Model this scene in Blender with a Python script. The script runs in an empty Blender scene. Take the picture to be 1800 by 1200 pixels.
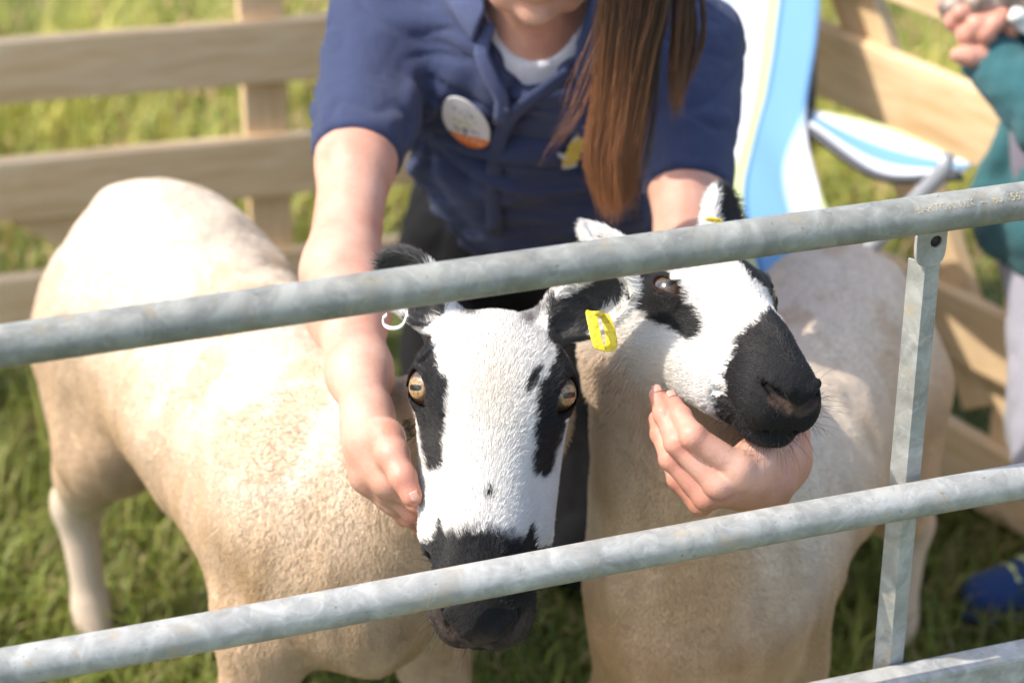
import bpy, bmesh, math, random
import numpy as np
from mathutils import Vector, Matrix

# ------------------------------------------------------------------ camera, sky, sun, exposure
SC = bpy.context.scene
COL = SC.collection
HC = 1.75                       # eye height of the photographer
PITCH = math.radians(27.4)
FPX = 4100.0                    # focal length in photo pixels (1800 px wide)
cam_d = bpy.data.cameras.new('camera')
cam_d.sensor_width = 36.0
cam_d.lens = 36.0 * FPX / 1800.0
cam_d.clip_start = 0.05
cam_d.clip_end = 500
cam_d.dof.use_dof = True
cam_d.dof.focus_distance = 2.0
cam_d.dof.aperture_fstop = 4.0
cam_o = bpy.data.objects.new('camera', cam_d)
COL.objects.link(cam_o)
cam_o.location = (0, 0, HC)
cam_o.rotation_euler = (math.pi / 2 - PITCH, 0, 0)
SC.camera = cam_o

SUN = np.array((-0.60, -0.09, 0.80)); SUN = SUN / np.linalg.norm(SUN)
W = bpy.data.worlds.new('World'); SC.world = W
W.use_nodes = True
nt = W.node_tree
sky = nt.nodes.new('ShaderNodeTexSky')
sky.sky_type = 'NISHITA'; sky.sun_disc = False
sky.air_density = 1.0; sky.dust_density = 2.2; sky.ozone_density = 0.6      # hazy summer sky
sky.sun_elevation = math.asin(SUN[2])
sky.sun_rotation = math.atan2(SUN[0], SUN[1])
nt.links.new(sky.outputs[0], nt.nodes['Background'].inputs[0])
nt.nodes['Background'].inputs[1].default_value = 0.15
sun_d = bpy.data.lights.new('sun', 'SUN')
sun_d.energy = 2.5; sun_d.angle = math.radians(0.6); sun_d.color = (1.0, 0.94, 0.85)
sun_o = bpy.data.objects.new('sun', sun_d); COL.objects.link(sun_o)
sun_o.location = (-3, -2, 5)
sun_o.rotation_euler = Vector(SUN).to_track_quat('Z', 'Y').to_euler()
vs = SC.view_settings
vs.view_transform = 'Standard'; vs.look = 'None'; vs.gamma = 1.0; vs.use_curve_mapping = False
vs.exposure = 1.12
SC.render.engine = 'CYCLES'
SC.cycles.use_denoising = True
SC.cycles.use_adaptive_sampling = True
SC.cycles.adaptive_threshold = 0.02
SC.cycles.max_bounces = 6
SC.cycles.diffuse_bounces = 3
SC.cycles.glossy_bounces = 3
SC.cycles.transmission_bounces = 3
SC.cycles.transparent_max_bounces = 6
SC.cycles.sample_clamp_indirect = 6.0

# ------------------------------------------------------------------ helpers
RNG = np.random.default_rng(7)
def V3(*a): return np.array(a, float)
def unit(v):
    v = np.asarray(v, float); return v / np.linalg.norm(v)
_SP, _CP = math.sin(PITCH), math.cos(PITCH)
def at(px, py, d):
    """a point of the place: seen towards photo pixel (px,py), d metres deep"""
    r, u = (px - 900) / FPX, (600 - py) / FPX
    return np.array((r * d, (_CP + u * _SP) * d, HC + (-_SP + u * _CP) * d))

def tag(o, label=None, cat=None, group=None, kind=None):
    if label: o['label'] = label
    if cat: o['category'] = cat
    if group: o['group'] = group
    if kind: o['kind'] = kind
    return o
def empty(name, loc=(0, 0, 0), rz=0.0):
    o = bpy.data.objects.new(name, None); COL.objects.link(o)
    o.empty_display_size = 0.05
    o.location = loc; o.rotation_euler = (0, 0, rz)
    return o
def put(name, me, mat=None, parent=None, smooth=True):
    o = bpy.data.objects.new(name, me); COL.objects.link(o)
    if mat and not me.materials: me.materials.append(mat)
    if smooth and me.polygons:
        me.polygons.foreach_set('use_smooth', np.ones(len(me.polygons), bool))
    if parent is not None:
        o.parent = parent
        if parent.type == 'EMPTY' or parent.location.length > 0:
            bpy.context.view_layer.update()
            o.matrix_parent_inverse = parent.matrix_world.inverted()
    return o
def mesh(name, verts, faces):
    me = bpy.data.meshes.new(name)
    me.from_pydata([tuple(v) for v in verts], [], [tuple(f) for f in faces]); me.update()
    return me
def fast_mesh(name, V, F):
    """V (n,3), F (m,k) arrays"""
    me = bpy.data.meshes.new(name)
    V = np.ascontiguousarray(V, np.float32); F = np.ascontiguousarray(F, np.int32)
    k = F.shape[1]
    me.vertices.add(len(V)); me.vertices.foreach_set('co', V.ravel())
    me.loops.add(F.size); me.loops.foreach_set('vertex_index', F.ravel())
    me.polygons.add(len(F)); me.polygons.foreach_set('loop_start', np.arange(0, F.size, k, dtype=np.int32))
    me.update(calc_edges=True); me.validate()
    return me
def vcol(me, name, C):
    C = np.asarray(C, np.float32)
    if C.shape[1] == 3: C = np.concatenate([C, np.ones((len(C), 1), np.float32)], 1)
    a = me.attributes.new(name, 'FLOAT_COLOR', 'POINT'); a.data.foreach_set('color', C.ravel())
def tube_data(pts, rad, n=12, cap=True):
    P = [np.asarray(p, float) for p in pts]; m = len(P)
    R = [rad] * m if np.isscalar(rad) else list(rad)
    V, F = [], []
    t = unit(P[1] - P[0]); a = np.cross(t, (0, 0, 1.0))
    if np.linalg.norm(a) < 1e-3: a = np.cross(t, (1.0, 0, 0))
    a = unit(a)
    for i in range(m):
        t = unit(P[min(i + 1, m - 1)] - P[max(i - 1, 0)])
        a = unit(a - t * a.dot(t)); b = np.cross(t, a)
        for k in range(n):
            q = 2 * math.pi * k / n
            V.append(P[i] + R[i] * (math.cos(q) * a + math.sin(q) * b))
    for i in range(m - 1):
        for k in range(n):
            F.append((i * n + k, i * n + (k + 1) % n, (i + 1) * n + (k + 1) % n, (i + 1) * n + k))
    if cap:
        F.append(tuple(range(n - 1, -1, -1))); F.append(tuple((m - 1) * n + k for k in range(n)))
    return V, F
def tube(name, pts, rad, mat, parent=None, n=12):
    return put(name, mesh(name, *tube_data(pts, rad, n)), mat, parent)
def spline(pts, n):
    """Catmull-Rom through pts"""
    P = np.asarray(pts, float); P = np.vstack([2 * P[0] - P[1], P, 2 * P[-1] - P[-2]])
    out = []; m = len(P) - 3
    for q in np.linspace(0, m - 1e-9, n):
        i = int(q); t = q - i; a, b, c, d = P[i:i + 4]
        out.append(.5 * ((2 * b) + (c - a) * t + (2 * a - 5 * b + 4 * c - d) * t * t + (3 * b - a - 3 * c + d) * t ** 3))
    return np.array(out)
def box_mesh(name, sx, sy, sz, bev=0.004, jitter=0.0, cuts=0):
    bm = bmesh.new()
    bmesh.ops.create_cube(bm, size=1)
    bmesh.ops.scale(bm, vec=(sx, sy, sz), verts=bm.verts)
    if cuts:
        ed = [e for e in bm.edges if abs((e.verts[0].co - e.verts[1].co).x) > sx * .9]
        bmesh.ops.subdivide_edges(bm, edges=ed, cuts=cuts, use_grid_fill=True)
    if jitter:
        for v in bm.verts:
            v.co += Vector([random.uniform(-jitter, jitter) for _ in range(3)])
    if bev: bmesh.ops.bevel(bm, geom=[e for e in bm.edges if e.is_manifold and e.calc_face_angle(0) > .6], offset=bev, segments=2, profile=.6, affect='EDGES')
    me = bpy.data.meshes.new(name); bm.to_mesh(me); bm.free()
    return me
def beam(name, a, b, w, h, mat, parent, up=(0, 0, 1), bev=.004, jitter=.0015, cuts=6):
    """plank from a to b: w across, h along 'up'"""
    a, b = np.asarray(a, float), np.asarray(b, float)
    x = unit(b - a); u = np.asarray(up, float); z = unit(u - x * u.dot(x)); y = np.cross(z, x)
    me = box_mesh(name, np.linalg.norm(b - a), w, h, bev, jitter, cuts)
    o = bpy.data.objects.new(name, me); COL.objects.link(o); me.materials.append(mat)
    M = Matrix((list(x) + [0], list(y) + [0], list(z) + [0], [0, 0, 0, 1])).transposed()
    M.translation = Vector((a + b) / 2)
    o.matrix_world = M
    if parent is not None:
        bpy.context.view_layer.update()
        o.parent = parent; o.matrix_parent_inverse = parent.matrix_world.inverted()
    return o

# ---- numpy noise
def _hash(ix, iy, iz, s):
    h = (ix * 374761393 + iy * 668265263 + iz * 2147483647 + s * 144665) & 0xffffffff
    h = ((h ^ (h >> 13)) * 1274126177) & 0xffffffff
    h = h ^ (h >> 16)
    return (h & 0xffff) / 65535.0
def noise(P, scale, seed=0):
    scale = float(scale)
    Q = np.asarray(P, float) * scale; I = np.floor(Q).astype(np.int64); f = Q - I; f = f * f * (3 - 2 * f)
    r = 0
    for dx in (0, 1):
        for dy in (0, 1):
            for dz in (0, 1):
                w = (f[:, 0] if dx else 1 - f[:, 0]) * (f[:, 1] if dy else 1 - f[:, 1]) * (f[:, 2] if dz else 1 - f[:, 2])
                r = r + w * _hash(I[:, 0] + dx, I[:, 1] + dy, I[:, 2] + dz, seed)
    return r * 2 - 1
def fbm(P, scale, seed=0, octv=3):
    r, a = 0, 1.0
    for i in range(octv):
        r = r + a * noise(P, scale * 2 ** i, seed + 17 * i); a *= .5
    return r
def sstep(a, b, x):
    t = np.clip((x - a) / (b - a), 0, 1); return t * t * (3 - 2 * t)

# ---- signed distance shapes
def s_cone(P, a, b, ra, rb=None):
    rb = ra if rb is None else rb
    a = [float(q) for q in a]; b = [float(q) - r for q, r in zip(b, a)]
    x, y, z = P[:, 0] - a[0], P[:, 1] - a[1], P[:, 2] - a[2]
    bb = b[0] ** 2 + b[1] ** 2 + b[2] ** 2
    h = np.clip((x * b[0] + y * b[1] + z * b[2]) / bb, 0, 1)
    x -= h * b[0]; y -= h * b[1]; z -= h * b[2]
    return np.sqrt(x * x + y * y + z * z) - (ra + (rb - ra) * h)
def s_ell(P, c, r, R=None):
    x, y, z = P[:, 0] - float(c[0]), P[:, 1] - float(c[1]), P[:, 2] - float(c[2])
    if R is not None:                                # rows of R = local axes
        R = np.asarray(R).tolist()
        x, y, z = [x * k[0] + y * k[1] + z * k[2] for k in R]
    x = x / float(r[0]); y = y / float(r[1]); z = z / float(r[2])
    k0 = np.sqrt(x * x + y * y + z * z)
    x = x / float(r[0]); y = y / float(r[1]); z = z / float(r[2])
    return k0 * (k0 - 1) / (np.sqrt(x * x + y * y + z * z) + 1e-9)
def smin(a, b, k):
    h = np.maximum(k - np.abs(a - b), 0) / k
    return np.minimum(a, b) - h * h * k * .25
def smax(a, b, k): return -smin(-a, -b, k)
def chain(P, pts, rad, k=None):
    d = None
    for i in range(len(pts) - 1):
        e = s_cone(P, pts[i], pts[i + 1], rad[i], rad[i + 1])
        d = e if d is None else (np.minimum(d, e) if not k else smin(d, e, k))
    return d

def sdf_mesh(f, lo, hi, res, smooth=1, clip=None):
    """surface nets of f<0 in the box; returns V, quads"""
    S = 4
    lo = np.asarray(lo, float); n = np.ceil((np.asarray(hi) - lo) / (res * S)).astype(int)
    ci = np.stack(np.meshgrid(*[np.arange(k) for k in n], indexing='ij'), -1).reshape(-1, 3)
    cen = lo + (ci * S + (S - 1) / 2) * res
    g = f; f = lambda X: g(np.asfortranarray(X, np.float32))
    dc = f(cen)
    F = np.empty(n * S, np.float32)
    F.reshape(n[0], S, n[1], S, n[2], S)[:] = dc.reshape(n[0], 1, n[1], 1, n[2], 1)
    near = np.abs(dc) < res * S * 1.45
    off = np.stack(np.meshgrid(*[np.arange(S)] * 3, indexing='ij'), -1).reshape(-1, 3)
    nb = ci[near]
    for i in range(0, len(nb), 4000):
        ix = (nb[i:i + 4000, None, :] * S + off[None]).reshape(-1, 3)
        F[ix[:, 0], ix[:, 1], ix[:, 2]] = f(lo + ix * res)
    B = F < 0
    cnt = sum(B[dx:B.shape[0] - 1 + dx, dy:B.shape[1] - 1 + dy, dz:B.shape[2] - 1 + dz].astype(np.int8) for dx in (0, 1) for dy in (0, 1) for dz in (0, 1))
    act = np.argwhere((cnt > 0) & (cnt < 8))
    idx = -np.ones(cnt.shape, np.int64); idx[act[:, 0], act[:, 1], act[:, 2]] = np.arange(len(act))
    acc = np.zeros((len(act), 3)); num = np.zeros(len(act))
    cor = [(dx, dy, dz) for dx in (0, 1) for dy in (0, 1) for dz in (0, 1)]
    val = {c: F[act[:, 0] + c[0], act[:, 1] + c[1], act[:, 2] + c[2]] for c in cor}
    for c in cor:
        for ax in range(3):
            if c[ax]: continue
            e = list(c); e[ax] = 1; a, b = val[c], val[tuple(e)]
            x = (a < 0) != (b < 0); t = np.where(x, a / np.where(x, a - b, 1), 0)
            p = np.array(c, float)[None].repeat(len(act), 0); p[:, ax] += t
            acc += p * x[:, None]; num += x
    V = lo + (act + acc / num[:, None]) * res
    Q = []
    for ax in range(3):
        u, v = (ax + 1) % 3, (ax + 2) % 3
        sl0 = [slice(1, -1)] * 3; sl1 = [slice(1, -1)] * 3
        sl0[ax] = slice(0, -1); sl1[ax] = slice(1, None)
        a, b = B[tuple(sl0)], B[tuple(sl1)]
        w = np.argwhere(a != b)
        ins = a[w[:, 0], w[:, 1], w[:, 2]]
        base = w.copy(); base[:, u] += 1; base[:, v] += 1
        def ci_(du, dv):
            c = base.copy(); c[:, u] -= du; c[:, v] -= dv
            return idx[c[:, 0], c[:, 1], c[:, 2]]
        q = np.stack([ci_(1, 1), ci_(0, 1), ci_(0, 0), ci_(1, 0)], 1)
        q[~ins] = q[~ins][:, ::-1]
        Q.append(q)
    Q = np.concatenate(Q); Q = Q[(Q >= 0).all(1)]
    for _ in range(smooth):
        s = np.zeros_like(V); c = np.zeros(len(V))
        for k in range(4):
            for j in (1, 3):
                np.add.at(s, Q[:, k], V[Q[:, (k + j) % 4]]); np.add.at(c, Q[:, k], 1)
        V = V * .5 + .5 * s / np.maximum(c, 1)[:, None]
    if clip is not None:
        keep = clip(V[Q].mean(1)); Q = Q[keep]
    us = np.unique(Q); mp = -np.ones(len(V), np.int64); mp[us] = np.arange(len(us))
    return V[us], mp[Q]
def hit(f, px, py, d0=1.9, d1=3.4):
    """first surface of f seen towards each pixel (px,py): points and outward normals"""
    px, py = np.asarray(px, float), np.asarray(py, float); o = V3(0, 0, HC)
    u = (600 - py) / FPX; r = np.stack([(px - 900) / FPX, _CP + u * _SP, -_SP + u * _CP], 1)
    r /= np.linalg.norm(r, axis=1, keepdims=True); t = np.full(len(px), d0)
    for _ in range(70):
        e = f(o + r * t[:, None]); t = np.minimum(t + np.where(e > 2e-4, np.maximum(e * .8, 3e-4), 0), d1)
    p = o + r * t[:, None]; h = 2e-3
    g = np.stack([f(p + h * np.eye(3)[k]) - f(p - h * np.eye(3)[k]) for k in range(3)], 1)
    return p, g / (np.linalg.norm(g, axis=1, keepdims=True) + 1e-12)
def merge(*VF):
    V, F, o = [], [], 0
    for v, f in VF:
        V.append(v); F.append(f + o); o += len(v)
    return np.concatenate(V), np.concatenate(F)
def vnormals(V, Q):
    n = np.cross(V[Q[:, 2]] - V[Q[:, 0]], V[Q[:, 3]] - V[Q[:, 1]])
    N = np.zeros_like(V)
    for k in range(4): np.add.at(N, Q[:, k], n)
    return N / (np.linalg.norm(N, axis=1, keepdims=True) + 1e-12)

def scatter(V, Q, n, weight=None, rng=RNG):
    """n random points on the quads: positions, normals"""
    T = np.concatenate([Q[:, [0, 1, 2]], Q[:, [0, 2, 3]]])
    A = np.linalg.norm(np.cross(V[T[:, 1]] - V[T[:, 0]], V[T[:, 2]] - V[T[:, 0]]), axis=1)
    if weight is not None: A = A * weight(V[T].mean(1))
    c = np.cumsum(A); t = T[np.searchsorted(c, rng.random(n) * c[-1])]
    r1 = np.sqrt(rng.random(n)); r2 = rng.random(n)
    w = np.stack([1 - r1, r1 * (1 - r2), r1 * r2], 1)
    N = vnormals(V, Q)
    P = (V[t] * w[..., None]).sum(1); M = (N[t] * w[..., None]).sum(1)
    return P, M / (np.linalg.norm(M, axis=1, keepdims=True) + 1e-9)
def hair_object(name, PTS, RAD, COLR, mat, parent):
    """PTS (n,k,3), RAD (k,) or (n,k), COLR (n,3)"""
    n, k = PTS.shape[:2]
    hc = bpy.data.hair_curves.new(name); hc.add_curves([k] * n)
    hc.attributes['position'].data.foreach_set('vector', np.ascontiguousarray(PTS, np.float32).ravel())
    RAD = np.broadcast_to(RAD, (n, k)).astype(np.float32)
    r = hc.attributes.get('radius') or hc.attributes.new('radius', 'FLOAT', 'POINT')
    r.data.foreach_set('value', np.ascontiguousarray(RAD).ravel())
    c = hc.attributes.new('tint', 'FLOAT_COLOR', 'CURVE' if COLR.ndim == 2 else 'POINT')
    C = COLR.reshape(-1, 3); c.data.foreach_set('color', np.concatenate([C, np.ones((len(C), 1))], 1).astype(np.float32).ravel())
    hc.materials.append(mat)
    o = bpy.data.objects.new(name, hc); COL.objects.link(o)
    if parent is not None:
        bpy.context.view_layer.update()
        o.parent = parent; o.matrix_parent_inverse = parent.matrix_world.inverted()
    return o

# ---- materials
class M_:
    def __init__(s, name):
        s.m = bpy.data.materials.new(name); s.m.use_nodes = True
        s.t = s.m.node_tree; s.b = s.t.nodes['Principled BSDF']
    def n(s, typ, **kw):
        x = s.t.nodes.new('ShaderNode' + typ)
        for k, v in kw.items():
            if k in x.inputs.keys() if isinstance(k, str) else False: x.inputs[k].default_value = v
            else: setattr(x, k, v)
        return x
    def l(s, a, b): s.t.links.new(a, b)
    def set(s, **kw):
        for k, v in kw.items(): s.b.inputs[k.replace('_', ' ')].default_value = v
        return s
    def coords(s, kind='Object', scale=(1, 1, 1)):
        c = s.n('TexCoord'); mp = s.n('Mapping'); mp.inputs['Scale'].default_value = scale
        s.l(c.outputs[kind], mp.inputs[0]); return mp.outputs[0]
    def noise(s, vec, scale, detail=4, rough=.55, dist=0):
        x = s.n('TexNoise'); s.l(vec, x.inputs['Vector']); x.inputs['Scale'].default_value = scale
        x.inputs['Detail'].default_value = detail; x.inputs['Roughness'].default_value = rough; x.inputs['Distortion'].default_value = dist
        return x.outputs['Fac']
    def ramp(s, fac, stops, interp='LINEAR'):
        r = s.n('ValToRGB'); r.color_ramp.interpolation = interp
        el = r.color_ramp.elements
        while len(el) < len(stops): el.new(.5)
        for e, (p, c) in zip(el, stops):
            e.position = p; e.color = tuple(c) + (1,) if len(c) == 3 else c
        s.l(fac, r.inputs[0]); return r.outputs[0]
    def mix(s, fac, a, b, mode='MIX'):
        x = s.n('Mix'); x.data_type = 'RGBA'; x.blend_type = mode
        for sock, v in ((x.inputs[0], fac), (x.inputs[6], a), (x.inputs[7], b)):
            if hasattr(v, 'links') or isinstance(v, bpy.types.NodeSocket): s.l(v, sock)
            else: sock.default_value = v if not isinstance(v, tuple) else (tuple(v) + (1,) if len(v) == 3 else v)
        return x.outputs[2]
    def math(s, op, a, b=0.0):
        x = s.n('Math'); x.operation = op
        for sock, v in ((x.inputs[0], a), (x.inputs[1], b)):
            if isinstance(v, bpy.types.NodeSocket): s.l(v, sock)
            else: sock.default_value = v
        return x.outputs[0]
    def bump(s, h, strength=.3, dist=.002):
        x = s.n('Bump'); x.inputs['Strength'].default_value = strength; x.inputs['Distance'].default_value = dist
        s.l(h, x.inputs['Height']); s.l(x.outputs[0], s.b.inputs['Normal']); return s
    def color(s, c):
        if isinstance(c, bpy.types.NodeSocket): s.l(c, s.b.inputs['Base Color'])
        else: s.b.inputs['Base Color'].default_value = tuple(c) + (1,)
        return s
    def attr(s, name):
        a = s.n('Attribute'); a.attribute_name = name; return a.outputs['Color']
FURRY = True
# ------------------------------------------------------------------ surface materials
def mat_galv(tone=(1, 1, 1)):
    m = M_('galvanised_steel'); v = m.coords()
    vo = m.n('TexVoronoi'); vo.feature = 'F1'; m.l(v, vo.inputs['Vector']); vo.inputs['Scale'].default_value = 42; vo.inputs['Randomness'].default_value = 1
    nz = m.noise(v, 34, 5, .6, .8)
    sp = m.ramp(nz, [(.36, (.31, .30, .265)), (.5, (.42, .405, .36)), (.62, (.56, .54, .49))])
    flake = m.mix(.3, sp, m.ramp(vo.outputs['Color'], [(.2, (.30, .295, .27)), (.8, (.54, .52, .475))]))
    rust = m.noise(m.coords(scale=(1, 1, 1)), 23, 6, .7, 1.2)
    fl = m.mix(m.ramp(rust, [(.56, (0, 0, 0)), (.68, (.8, .8, .8))]), flake, (.50, .40, .27))
    pale = m.noise(v, 61, 4, .6, 1.6)
    fl = m.mix(m.ramp(pale, [(.56, (0, 0, 0)), (.72, (.35, .35, .35))]), fl, (.72, .72, .70))
    dirt = m.noise(v, 150, 3, .6, .3)
    fl = m.mix(m.ramp(dirt, [(.66, (0, 0, 0)), (.73, (.6, .6, .6))]), fl, (.16, .15, .12))
    fl = m.mix(1.0, fl, tuple(tone), 'MULTIPLY')
    m.color(fl).set(Metallic=.12, Specular_IOR_Level=.5)
    m.l(m.ramp(nz, [(.3, (.42,) * 3), (.7, (.62,) * 3)]), m.b.inputs['Roughness'])
    m.bump(m.noise(v, 120, 4, .6), .22, .002)
    return m.m
def mat_wood(tone=1.0):
    m = M_('sawn_softwood'); v = m.coords(scale=(1.2, 9, 9))
    g = m.noise(v, 7, 5, .6, .6)
    c = m.ramp(g, [(.3, (.62 * tone, .40 * tone, .19 * tone)), (.5, (.74 * tone, .52 * tone, .29 * tone)), (.7, (.82 * tone, .62 * tone, .38 * tone))])
    v2 = m.coords(scale=(1, 1.3, 1.3)); k = m.n('TexVoronoi'); m.l(v2, k.inputs['Vector']); k.inputs['Scale'].default_value = 4.2
    knot = m.ramp(k.outputs['Distance'], [(.05, (1, 1, 1)), (.11, (0, 0, 0))])
    c = m.mix(m.math('MULTIPLY', knot, .75), c, (.17, .085, .035))
    oi = m.n('ObjectInfo'); c = m.mix(m.math('MULTIPLY', oi.outputs['Random'], .3), c, (.62, .44, .26))
    st = m.noise(m.coords(scale=(.6, 2, 2)), 5, 4, .6)
    c = m.mix(m.ramp(st, [(.52, (0, 0, 0)), (.75, (.22, .22, .22))]), c, (.36, .26, .16))
    m.color(c).set(Roughness=.75); m.bump(g, .3, .003)
    return m.m
GALV, GALV_OLD, WOOD = mat_galv((.92, .93, .94)), mat_galv((.66, .68, .66)), mat_wood()
def mat_plain(name, c, rough=.6, **kw):
    m = M_(name).color(c).set(Roughness=rough, **kw); return m.m

# ------------------------------------------------------------------ ground and grass
def mat_ground():
    m = M_('turf_soil'); v = m.coords()
    a = m.noise(v, 3.0, 5, .6); b = m.noise(v, 38, 4, .6)
    c = m.mix(b, m.ramp(a, [(.35, (.045, .075, .014)), (.55, (.10, .135, .03)), (.72, (.17, .17, .06))]), (.12, .11, .045))
    m.color(c).set(Roughness=.95); m.bump(b, .6, .02); return m.m
bm = bmesh.new(); bmesh.ops.create_grid(bm, x_segments=160, y_segments=160, size=80)
for v in bm.verts:
    v.co.y += 10
me = bpy.data.meshes.new('ground'); bm.to_mesh(me); bm.free()
tag(put('ground', me, mat_ground()), 'grassy field floor under the pen and beyond', kind='structure')

def grass():
    rng = np.random.default_rng(3)
    def spots(n, x0, x1, y0, y1):
        return np.stack([rng.uniform(x0, x1, n), rng.uniform(y0, y1, n)], 1)
    P = np.concatenate([spots(62000, -1.15, 1.25, 1.5, 3.4), spots(42000, -1.9, 1.9, 3.3, 5.6), spots(14000, -3.5, 3.5, 5.5, 9.5)])
    n = len(P); Z = np.zeros(n)
    patch = fbm(np.c_[P, Z], 2.3, 5)
    tall = np.clip(.75 + .55 * patch, .25, 1.6)
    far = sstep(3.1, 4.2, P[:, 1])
    H = (rng.gamma(5, .0085, n) + .012) * tall * (1 + .75 * far)
    Wd = rng.uniform(.0016, .0034, n) * (1 + .5 * far)
    az = rng.uniform(0, 2 * np.pi, n); lean = rng.uniform(.15, 1.1, n)
    d = np.stack([np.cos(az), np.sin(az), Z], 1); s = np.stack([-np.sin(az), np.cos(az), Z], 1)
    B = np.c_[P, Z - .003]; up = V3(0, 0, 1)
    V = np.empty((n, 5, 3))
    mid = B + d * (H * lean * .28)[:, None] + up * (H * .62)[:, None]
    tip = B + d * (H * lean)[:, None] + up * (H * (1.1 - .38 * lean))[:, None]
    V[:, 0] = B - s * Wd[:, None]; V[:, 1] = B + s * Wd[:, None]
    V[:, 2] = mid + s * (Wd * .85)[:, None]; V[:, 3] = mid - s * (Wd * .85)[:, None]; V[:, 4] = tip
    i = np.arange(n)[:, None] * 5
    F = np.concatenate([i + [0, 1, 2], i + [0, 2, 3], i + [3, 2, 4]])
    me = fast_mesh('grass', V.reshape(-1, 3), F)
    t = np.clip(rng.random(n) * .8 + .35 * patch, 0, 1)[:, None]
    C = (1 - t) * V3(.090, .140, .018) + t * V3(.28, .30, .06)
    dry = ((rng.random(n) < .16 + .16 * (fbm(np.c_[P, Z], 1.4, 9) > .15) + .06 * far) & (H < .09))[:, None]
    C = np.where(dry, V3(.40, .32, .14) * rng.uniform(.6, 1.15, n)[:, None], C)
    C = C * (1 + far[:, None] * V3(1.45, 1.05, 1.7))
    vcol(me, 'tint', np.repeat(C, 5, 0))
    m = M_('grass_blade'); m.color(m.attr('tint')).set(Roughness=.55, Specular_IOR_Level=.35)
    tr = m.n('BsdfTranslucent'); m.l(m.attr('tint'), tr.inputs[0]); mx = m.n('MixShader'); mx.inputs[0].default_value = .35
    m.l(m.b.outputs[0], mx.inputs[1]); m.l(tr.outputs[0], mx.inputs[2])
    m.l(mx.outputs[0], m.t.nodes['Material Output'].inputs[0])
    tag(put('grass', me, m.m), 'green and straw coloured grass covering the field', 'grass', kind='stuff')
grass()

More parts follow.
